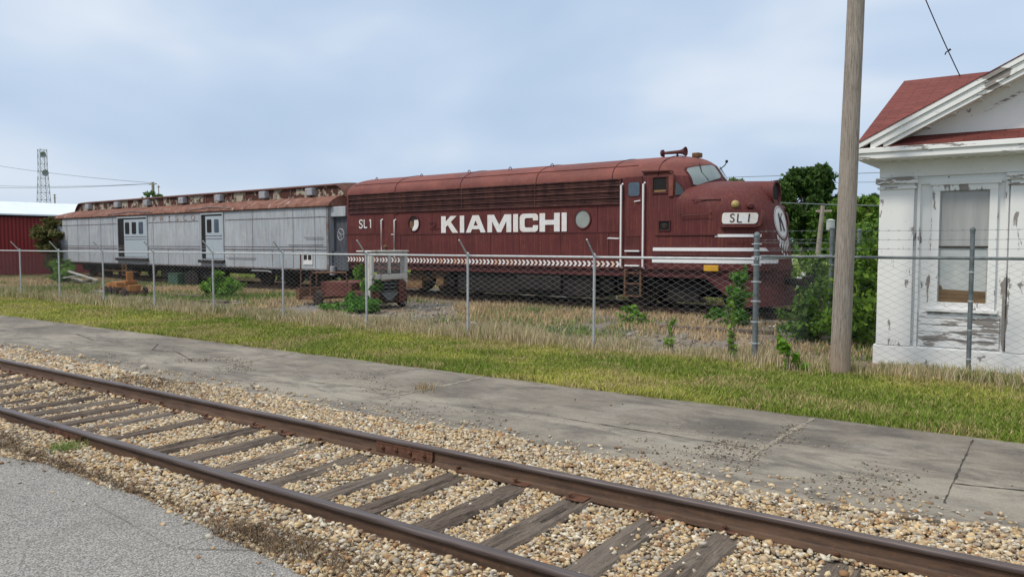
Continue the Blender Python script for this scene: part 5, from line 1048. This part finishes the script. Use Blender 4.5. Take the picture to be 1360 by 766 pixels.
# ------------------------------------------------------------------ fences
def mesh_wires(m, p0, p1, z0, z1, dx=.092, dz=.096, r=.0017):
    P0 = Vector((p0[0], p0[1], 0)); D = Vector((p1[0], p1[1], 0)) - P0; L = D.length; D.normalize(); Nn = Vector((-D.y, D.x, 0)); n = int(L / dx); nz = int((z1 - z0) / (dz / 2)); V = []; Fq = []
    base = 0; out = []
    for i in range(n + 1):
        for j in range(nz + 1):
            a = i * dx + (dx / 2 if (j + i) % 2 else -dx / 2)
            c = P0 + D * a; z = z0 + j * dz / 2; off = .003 * (1 if j % 2 else -1)
            out.append((c.x + Nn.x * off, c.y + Nn.y * off, z))
    C = np.array(out).reshape(n + 1, nz + 1, 3); ringdirs = [np.array([D.x * math.cos(t) + Nn.x * math.sin(t), D.y * math.cos(t) + Nn.y * math.sin(t), 0]) * r for t in (0, 2.094, 4.189)]
    Vv = np.stack([C + rd for rd in ringdirs], 2)  # n+1, nz+1, 3(ring), 3
    idx = np.arange((n + 1) * (nz + 1) * 3).reshape(n + 1, nz + 1, 3); qs = []
    for a in range(3):
        b = (a + 1) % 3; qs.append(np.stack([idx[:, :-1, a], idx[:, :-1, b], idx[:, 1:, b], idx[:, 1:, a]], -1).reshape(-1, 4))
    return Vv.reshape(-1, 3), np.concatenate(qs)
def fence(name, label, p0, p1, z0, z1, posts, mat_rail, mat_post, post_r, arm, post_top=None, arms_missing=(), rail_r=.021, wmat='wire_steel', barbed=0, wire_r=.0023):
    root = empty(name, (p0[0], p0[1], 0), label, 'fence'); off = np.array([p0[0], p0[1], 0])
    V, Q = mesh_wires(None, p0, p1, z0, z1 - .02, r=wire_r); np_mesh('wire_mesh', V - off, Q, wmat, None, root)
    P0, P1 = Vector((p0[0], p0[1], 0)), Vector((p1[0], p1[1], 0)); D = (P1 - P0).normalized()
    m = MB(); m.tube([(0, 0, z1), ((P1 - P0).x / 2, (P1 - P0).y / 2, z1 - .006), ((P1 - P0).x, (P1 - P0).y, z1)], rail_r, 8); m.build('top_rail', mat_rail, root, smooth=True)
    for i, t in enumerate(posts):
        c = P0 + D * t - P0; tilt = random.uniform(-.012, .012); m = MB(); zt = (post_top or z1 + .03); m.tube([(c.x, c.y, -.1), (c.x + tilt, c.y, zt)], post_r, 10); m.lathe([(post_r * 1.2, 0), (post_r * 1.25, .03), (post_r * .4, .06)], (c.x + tilt, c.y, zt - .02), 'Z', 10); po = m.build('post', mat_post, root, smooth=True)
        if arm and i not in arms_missing:
            Nn = Vector((-D.y, D.x, 0)); m = MB(); c2 = c + Vector((tilt, 0, 0)); m.tube([(c2.x, c2.y, z1 + .0), (c2.x + Nn.x * .27, c2.y + Nn.y * .27, z1 + .31)], .016, 6); m.build('barb_arm', mat_rail, po)
        for zz in np.linspace(z0 + .25, z1 - .2, 4): m = MB(); m.lathe([(post_r + .005, 0), (post_r + .005, .018)], (c.x, c.y, zz), 'Z', 10); m.build('tie_band', 'wire_steel', po)
    for b in range(barbed):
        zb_ = z1 + .12 + .13 * b; m = MB(); L = (P1 - P0).length; m.tube([(D.x * s, D.y * s, zb_ + .006 * math.sin(s * 2)) for s in np.linspace(0, L, 24)], .0022, 4)
        for s in np.arange(.1, L, .13):
            cx, cy = D.x * s, D.y * s; m.tube([(cx - .012, cy - .012, zb_ - .016), (cx + .012, cy + .012, zb_ + .016)], .0018, 3); m.tube([(cx + .012, cy - .012, zb_ - .014), (cx - .012, cy + .012, zb_ + .014)], .0018, 3)
        m.build('barbed_wire', 'galvanised_dark', root)
    return root
PX = [-3.93 - 2.845 * i for i in range(1, 16)]
fence('chain_link_fence', 'long galvanised chain link fence with angled arms before the train', (-3.90, 11.85), (-48, 11.8), .06, 1.66, [(-3.90 - x) for x in PX], 'galvanised', 'galvanised', .024, True)
fence('chain_link_fence', 'chain link fence with barbed wire before the white building', (-3.90, 11.88), (3.0, 12.75), .06, 1.70, [2.82, 5.6], 'galvanised_dark', 'galvanised_dark', .030, False, post_top=2.08, barbed=3, wmat='galvanised_dark', wire_r=.0029)
fence('chain_link_fence', 'side fence with tall dark posts running back from the corner post', (-3.94, 12.05), (-3.96, 27), .06, 1.66, [4.5, 7.0, 9.5, 12], 'galvanised', 'galvanised_dark', .05, False, post_top=2.2, wmat='galvanised_dark', barbed=2)
m = MB(); m.tube([(0, 0, -.1), (0, 0, 2.02)], .043, 14); m.lathe([(.05, 0), (.052, .03), (.035, .06), (.01, .075)], (0, 0, 2.0), 'Z', 14); cp = m.build('corner_post', 'galvanised_dark', loc=(-3.93, 11.87, 0), smooth=True)
tag(cp, 'thick grey corner post where the three fences meet', 'fence post')
m = MB()
for z in (.35, .68, 1.0, 1.3, 1.56, 1.68, 1.78, 1.88): m.lathe([(.047, 0), (.051, .002), (.051, .02), (.047, .022)], (0, 0, z), 'Z', 14); m.box(.045, .075, -.008, .008, z, z + .02); m.box(-.075, -.045, -.008, .008, z, z + .02)
m.build('clamp_band', 'galvanised', cp)
m = MB(); m.tube([(.0, .0, 1.0), (0, 0, 1.0)], .001, 4)

# ------------------------------------------------------------------ poles and wires
m = MB(); b = Vector((-2.615, 11.55, -.2)); tp = ony(1137, 0, 11.62); dv = (Vector(tp) - Vector((-2.615, 11.55, .04))); L = dv.length; dv.normalize(); NP = 26; V = []; ns = 20
for i in range(NP):
    s = -.25 + i * 9.0 / (NP - 1); c = Vector((-2.615, 11.55, .04)) + dv * s; rr = .136 - .0045 * s
    if s < .5: rr += .012 * (1 - (s + .25) / .75)
    for j in range(ns): t = 2 * math.pi * j / ns; r2 = rr * (1 + .02 * math.sin(j * 2.7 + 1) + .012 * math.sin(s * 3 + j)); V.append((c.x + r2 * math.cos(t), c.y + r2 * math.sin(t), c.z))
m.add(V, [(i * ns + j, i * ns + (j + 1) % ns, (i + 1) * ns + (j + 1) % ns, (i + 1) * ns + j) for i in range(NP - 1) for j in range(ns)] + [tuple(range((NP - 1) * ns, NP * ns))])
tag(m.build('utility_pole', 'pole_wood', smooth=True), 'tall weathered wooden pole standing in front of the fence', 'pole')
# leaning pole with transformer
a = Vector(ony(1081, 385, 32)); a.z = 0; t_ = Vector(ony(1093, 273, 32)); root = empty('utility_pole', a, 'leaning grey wooden pole carrying a transformer behind the side fence', 'pole')
m = MB(); m.tube([(0, 0, -.1), (t_ - a)], .12, 10, r2=.08); m.build('shaft', 'pole_wood', root, smooth=True)
c = Vector(ony(1103, 299, 32)) - a; m = MB(); m.lathe([(.12, -.20), (.16, -.18), (.16, .16), (.18, .18), (.05, .24)], c, 'Z', 16); m.build('transformer', 'transformer_grey', root, smooth=True)
c = Vector(ony(1094, 290, 32)) - a; m = MB(); m.box(c.x - .3, c.x + .3, c.y - .05, c.y + .05, c.z + .25, c.z + .33); m.build('cross_arm', 'pole_wood', root)
p = onz(1068, 372, .05); m = MB(); m.lathe([(.25, 0), (.3, .05), (.3, .45), (.12, .6), (.1, .7)], (0, 0, 0), 'Z', 16); tag(m.build('gas_cylinder', 'transformer_grey', loc=(p[0] * .8, p[1] * .8, .05), smooth=True), 'pale grey tank standing in the grass beyond the side fence', 'tank')
def far_pole(px, py, Y, w, label, arms=1, r=.16):
    t_ = ony(px, py, Y); root = empty('utility_pole', (t_[0], Y, 0), label, 'pole'); m = MB(); m.tube([(0, 0, -.2), (0, 0, t_[2])], r, 8); m.build('shaft', 'pole_wood', root)
    for k_ in range(arms): m = MB(); m.box(-w, w, -.08, .08, t_[2] - .35 - k_ * 1.1, t_[2] - .2 - k_ * 1.1); m.build('cross_arm', 'pole_wood', root)
    return t_
far_pole(203, 242, 60, .9, 'distant pole with a cross arm above the baggage car roof', 1, .2); far_pole(72.5, 258, 130, 1.2, 'thin far pole right of the lattice tower', 2, .25); far_pole(210.5, 246, 66, .3, 'slim second pole beside the pole above the baggage car', 1, .07)
# lattice tower
tb = ony(58, 270, 120); tt = ony(54.5, 199, 120); hh = tt[2]; root = empty('lattice_tower', (tb[0] + .2, 120, 0), 'steel lattice radio tower with two dishes above the red shed', 'tower')
wt_ = lambda z: 2.3 + (4.9 - 2.3) * max(0, 1 - z / (hh * .82)); 
m = MB(); cs = [(-.5, -.5), (.5, -.5), (.5, .5), (-.5, .5)]; zs = np.linspace(0, hh, 15)
for (cx, cy) in cs: m.tube([(cx * wt_(z) * .9, cy * wt_(z) * .9, z) for z in zs], .09, 5)
for z0_, z1_ in zip(zs, zs[1:]):
    for i in range(4):
        a_, b_ = cs[i], cs[(i + 1) % 4]; w0_, w1_ = wt_(z0_) * .9, wt_(z1_) * .9
        m.tube([(a_[0] * w0_, a_[1] * w0_, z0_), (b_[0] * w1_, b_[1] * w1_, z1_)], .045, 4); m.tube([(b_[0] * w0_, b_[1] * w0_, z0_), (a_[0] * w1_, a_[1] * w1_, z1_)], .045, 4); m.tube([(a_[0] * w1_, a_[1] * w1_, z1_), (b_[0] * w1_, b_[1] * w1_, z1_)], .045, 4)
m.build('lattice', 'tower_steel', root)
for (dx_, z_, r_) in ((2.1, hh - 1.9, 1.0), (3.3, hh - 8.0, 1.1)):
    m = MB(); m.lathe([(.1, -.5), (r_ * .7, -.2), (r_, .3), (r_ * .95, .3), (.1, -.2)], (dx_, -.8, z_), 'X', 14); m.tube([(0, 0, z_), (dx_, -.8, z_)], .09, 5); m.build('dish', 'tower_steel', root)
def cable(pts, r, label, mat='grey_cable', sag=.0, group='overhead lines'):
    m = MB(); P = []
    for a_, b_ in zip(pts, pts[1:]):
        for i in range(13): t = i / 12; q = Vector(a_).lerp(Vector(b_), t); q.z -= sag * 4 * t * (1 - t); P.append(q)
    m.tube(P, r, 5); tag(m.build('overhead_line', mat), label, 'power line', group)
e203 = Vector(ony(203, 243, 60))
cable([ony(-60, 210, 60), e203], .03, 'highest faint overhead line left of the far pole', sag=.5); cable([ony(-60, 244, 60), Vector(e203) + Vector((.4, 0, -.1))], .03, 'middle faint overhead line crossing behind the lattice tower', sag=.5); cable([ony(-60, 247, 60), Vector(e203) + Vector((-.4, 0, -.1))], .03, 'lower faint overhead line crossing behind the lattice tower', sag=.5)
cable([ony(600, 247, 60), ony(1700, 213, 60)], .022, 'upper thin line crossing the sky behind the wooden pole'); cable([ony(600, 250, 60), ony(1700, 234, 60)], .018, 'lower thin line crossing the sky behind the wooden pole'); cable([ony(950, 266, 50), ony(1110, 272, 32), ony(1250, 275, 30)], .02, 'line passing before the trees at the transformer pole')
w0_ = ony(1205, -60, 15.2); w1_ = ony(1275, 101, 16.6); cable([w0_, w1_], .010, 'black service wire dropping to the roof of the white building', 'cable_black', .05)
cc = Vector(w0_).lerp(Vector(w1_), .78); m = MB(); m.tube([cc, cc + Vector((-.05, 0, -.03)), cc + Vector((-.06, 0, -.07))], .012, 5); m.tube([cc, cc + Vector((.03, 0, .02))], .02, 6); tag(m.build('wire_clamp', 'cable_black'), 'small clamp hanging on the black service wire', 'clamp')

# ------------------------------------------------------------------ red shed at the left
SX = -48.3; shed = empty('metal_shed', (SX, 18, 0), 'long red metal shed with a pale metal roof', 'shed')
m = MB(); m.box(-12, 0, -16, 22, -.1, 3.53); m.build('wall', 'shed_red', shed)
m = MB(); m.prism([(.25, -16.4, 3.50), (.25, -16.4, 3.58), (-6, -16.4, 4.55), (-12.25, -16.4, 3.58), (-12.25, -16.4, 3.50), (-6, -16.4, 4.47)], (0, 38.8, 0)); m.build('roof', 'white_metal_roof', shed)
m = MB(); m.box(.02, .08, -16, 22, 3.42, 3.50); m.build('gutter', 'dark_void', shed)

# ------------------------------------------------------------------ white station building at the right
st = empty('station_building', (-2.41, 13.1, 0), 'small white building with peeling paint, red shingle roof and pediment', 'building')
def sb(name, mat, x0, x1, y0, y1, z0, z1, parent=st, bevel=.006): m = MB(); m.box(x0, x1, y0, y1, z0, z1); return m.build(name, mat, parent, bevel=bevel)
BW, BD = 8.0, 7.2
sb('wall', 'peel_v', 0, BW, 0, BD, .0, 3.14); sb('plinth', 'peel_plain', -.06, BW + .06, -.07, BD + .06, .02, .335, bevel=.012)
m = MB(); m.box(-.02, BW, -.03, -.01, .3365, .3465); m.build('plinth_cap', 'peel_plain', st)
def pilaster(x0, x1):
    o = sb('pilaster', 'peel_v', x0, x1, -.07, .02, .34, 2.80); sb('capital', 'peel_cornice', x0 - .03, x1 + .03, -.10, .03, 2.72, 2.755, o); sb('capital', 'peel_cornice', x0 - .05, x1 + .05, -.13, .03, 2.80, 2.89, o)
pilaster(-.02, .46); pilaster(1.68, 2.16); pilaster(4.0, 4.5); pilaster(7.5, 8.0)
sb('frieze', 'peel_plain', -.03, BW + .03, -.05, .02, 2.90, 3.15); sb('side_pilaster_cap', 'peel_plain', -.08, -.0, .02, .4, 2.80, 2.89)
sb('lintel_board', 'peel_plain', .50, 1.64, -.035, .02, 2.78, 2.86)
# window
wnw = outline('window_frame', .80, 1.43, 1.03, 2.67, .10, 'peel_v', st, y=0, t=.05); m = MB(); m.box(.66, 1.57, -.075, .0, 2.76, 2.80); m.box(.66, 1.57, -.085, 0, .89, .93); m.build('window_hood', 'peel_plain', wnw)
m = MB(); m.box(.80, 1.43, -.012, -.002, 1.84, 2.67); m.build('boarded_sash', 'board_grey', wnw)
m = MB(); m.box(.80, 1.43, -.010, -.002, 1.03, 1.84); ps = m.build('lower_sash', 'dusty_pane', wnw)
m = MB(); m.poly([(.80, -.016, 1.03), (1.43, -.016, 1.03), (1.43, -.016, 1.20), (1.0, -.016, 1.215), (.86, -.016, 1.22), (.85, -.016, 1.27), (.80, -.016, 1.29)]); m.build('plywood', 'brown_panel', ps)
m = MB(); m.box(.78, 1.45, -.035, -.013, 1.835, 1.86); m.build('meeting_rail', 'crack_dark', wnw); m = MB(); m.box(.80, .815, -.03, -.013, 1.03, 2.67); m.box(1.415, 1.43, -.03, -.013, 1.03, 2.67); m.build('sash_gap', 'board_grey', wnw)
# panelled boards below the window
for i, z in enumerate((.36, .47, .58, .69, .79)):
    sb('apron_board', 'peel_h', .56, 1.60, -.028 - .004 * (i % 2), .01, z, z + (.10 if i < 3 else .09))
m = MB(); m.box(.50, .54, -.045, .01, .34, 2.78); m.box(1.62, 1.66, -.045, .01, .34, 2.78); m.build('panel_trim', 'peel_v', st)
# cornice, soffit with slots
CY, CX = -.50, -.26
m = MB(); m.box(CX, BW + .26, CY, BD + .26, 3.145, 3.165); m.build('soffit', 'peel_plain', st)
m = MB(); m.box(CX - .02, BW + .28, CY - .02, CY + .05, 3.15, 3.24); m.box(CX - .05, BW + .31, CY - .05, CY + .05, 3.24, 3.315); m.box(CX - .02, CX + .05, CY + .05, BD + .28, 3.15, 3.24); m.box(CX - .05, CX + .05, CY + .05, BD + .3, 3.24, 3.315); m.build('cornice', 'peel_cornice', st, bevel=.008)
xx = CX + .35
while xx < 4: m = MB(); m.box(xx, xx + .05, CY + .30, CY + .42, 3.128, 3.146); xx += .145; m.build('dentil', 'peel_plain', st)
# main gable roof with its ridge parallel to the tracks
def uvquad(m_pts, uvs, name, parent, thick=None):
    me = bpy.data.meshes.new(name); me.from_pydata(m_pts, [], [tuple(range(len(m_pts)))]); uv = me.uv_layers.new(name='UVMap')
    for i, u in enumerate(uvs): uv.data[i].uv = u
    me.materials.append(MT['shingle']); o = bpy.data.objects.new(name, me); col.objects.link(o); o.parent = parent
    if thick: s_ = o.modifiers.new('t', 'SOLIDIFY'); s_.thickness = thick; s_.offset = -1
    return o
XE = CX - .07; ry, rz = 16.74 - 13.1, 5.03; ye = CY - .0; sl = math.hypot(ry - ye, rz - 3.33)
uvquad([(XE, ye, 3.33), (BW + .33, ye, 3.33), (BW + .33, ry, rz), (XE, ry, rz)], [(0, 0), (BW + .6, 0), (BW + .6, sl), (0, sl)], 'roof', st, .03)
uvquad([(BW + .33, 2 * ry - ye, 3.33), (XE, 2 * ry - ye, 3.33), (XE, ry, rz), (BW + .33, ry, rz)], [(0, 0), (BW + .6, 0), (BW + .6, sl), (0, sl)], 'roof', st, .03)
m = MB(); m.prism([(0, 0, 3.14), (0, BD, 3.14), (0, ry, rz - .12)], (.05, 0, 0)); m.build('side_gable', 'peel_v', st)
# pediment
pk = 4.2; sr = .505; zp = lambda x: 3.325 + sr * (x - CX)
m = MB(); m.prism([(CX + .3, -.08, 3.42), (BW + .26 - .3, -.08, 3.42), (pk, -.08, zp(pk) - .12)], (0, .08, 0)); m.build('tympanum', 'peel_plain', st)
uvquad([(CX - .03, CY - .02, 3.318), (BW + .28, CY - .02, 3.318), (BW + .28, -.06, 3.51), (CX - .03, -.06, 3.51)], [(0, 0), (BW, 0), (BW, .45), (0, .45)], 'ledge_shingles', st, .01)
for s_ in (1, -1):
    def rx(x): return x if s_ > 0 else 2 * pk - x
    def rk(name, o0, o1, y0, y1, mat, xs_=CX - .05):
        m = MB(); m.prism([(rx(xs_), y0, zp(xs_) + o0), (rx(pk), y0, zp(pk) + o0), (rx(pk), y0, zp(pk) + o1), (rx(xs_), y0, zp(xs_) + o1)], (0, y1 - y0, 0)); return m.build(name, mat, st, bevel=.006)
    rk('rake_cornice', -.02, .06, CY - .06, CY + .06, 'peel_rake'); rk('rake_board', -.13, -.021, CY - .03, CY + .05, 'peel_rake', CX + .18); rk('rake_moulding', -.20, -.131, CY + .0, CY + .10, 'peel_rake', CX + .35); rk('rake_soffit', -.16, -.135, CY + .101, -.0, 'peel_plain', CX + .35)
    xx = CX + .9
    while xx < pk - .3: m = MB(); m.box(rx(xx) - .03, rx(xx) + .03, -.30, -.12, zp(xx) - .195, zp(xx) - .165); xx += .32; m.build('dentil', 'peel_plain', st)
    pts = [(rx(CX - .06), CY - .07, zp(CX - .06) + .07), (rx(pk), CY - .07, zp(pk) + .07), (rx(pk), 3.5, zp(pk) + .07), (rx(CX + .1), 1.0, zp(CX + .1) + .07)]
    uvquad(pts, [(p_[1], p_[0] * 1.13) for p_ in pts], 'pediment_roof', st, .012)
    m = MB(); m.prism([(rx(CX + 1.6), -.09, zp(CX + 1.6) - .33), (rx(pk), -.09, zp(pk) - .33), (rx(pk), -.09, zp(pk) - .36), (rx(CX + 1.6), -.09, zp(CX + 1.6) - .36)], (0, -.02, 0)); m.build('tympanum_trim', 'peel_h', st)
print('faces', sum(len(o.data.polygons) for o in bpy.data.objects if o.type == 'MESH'))
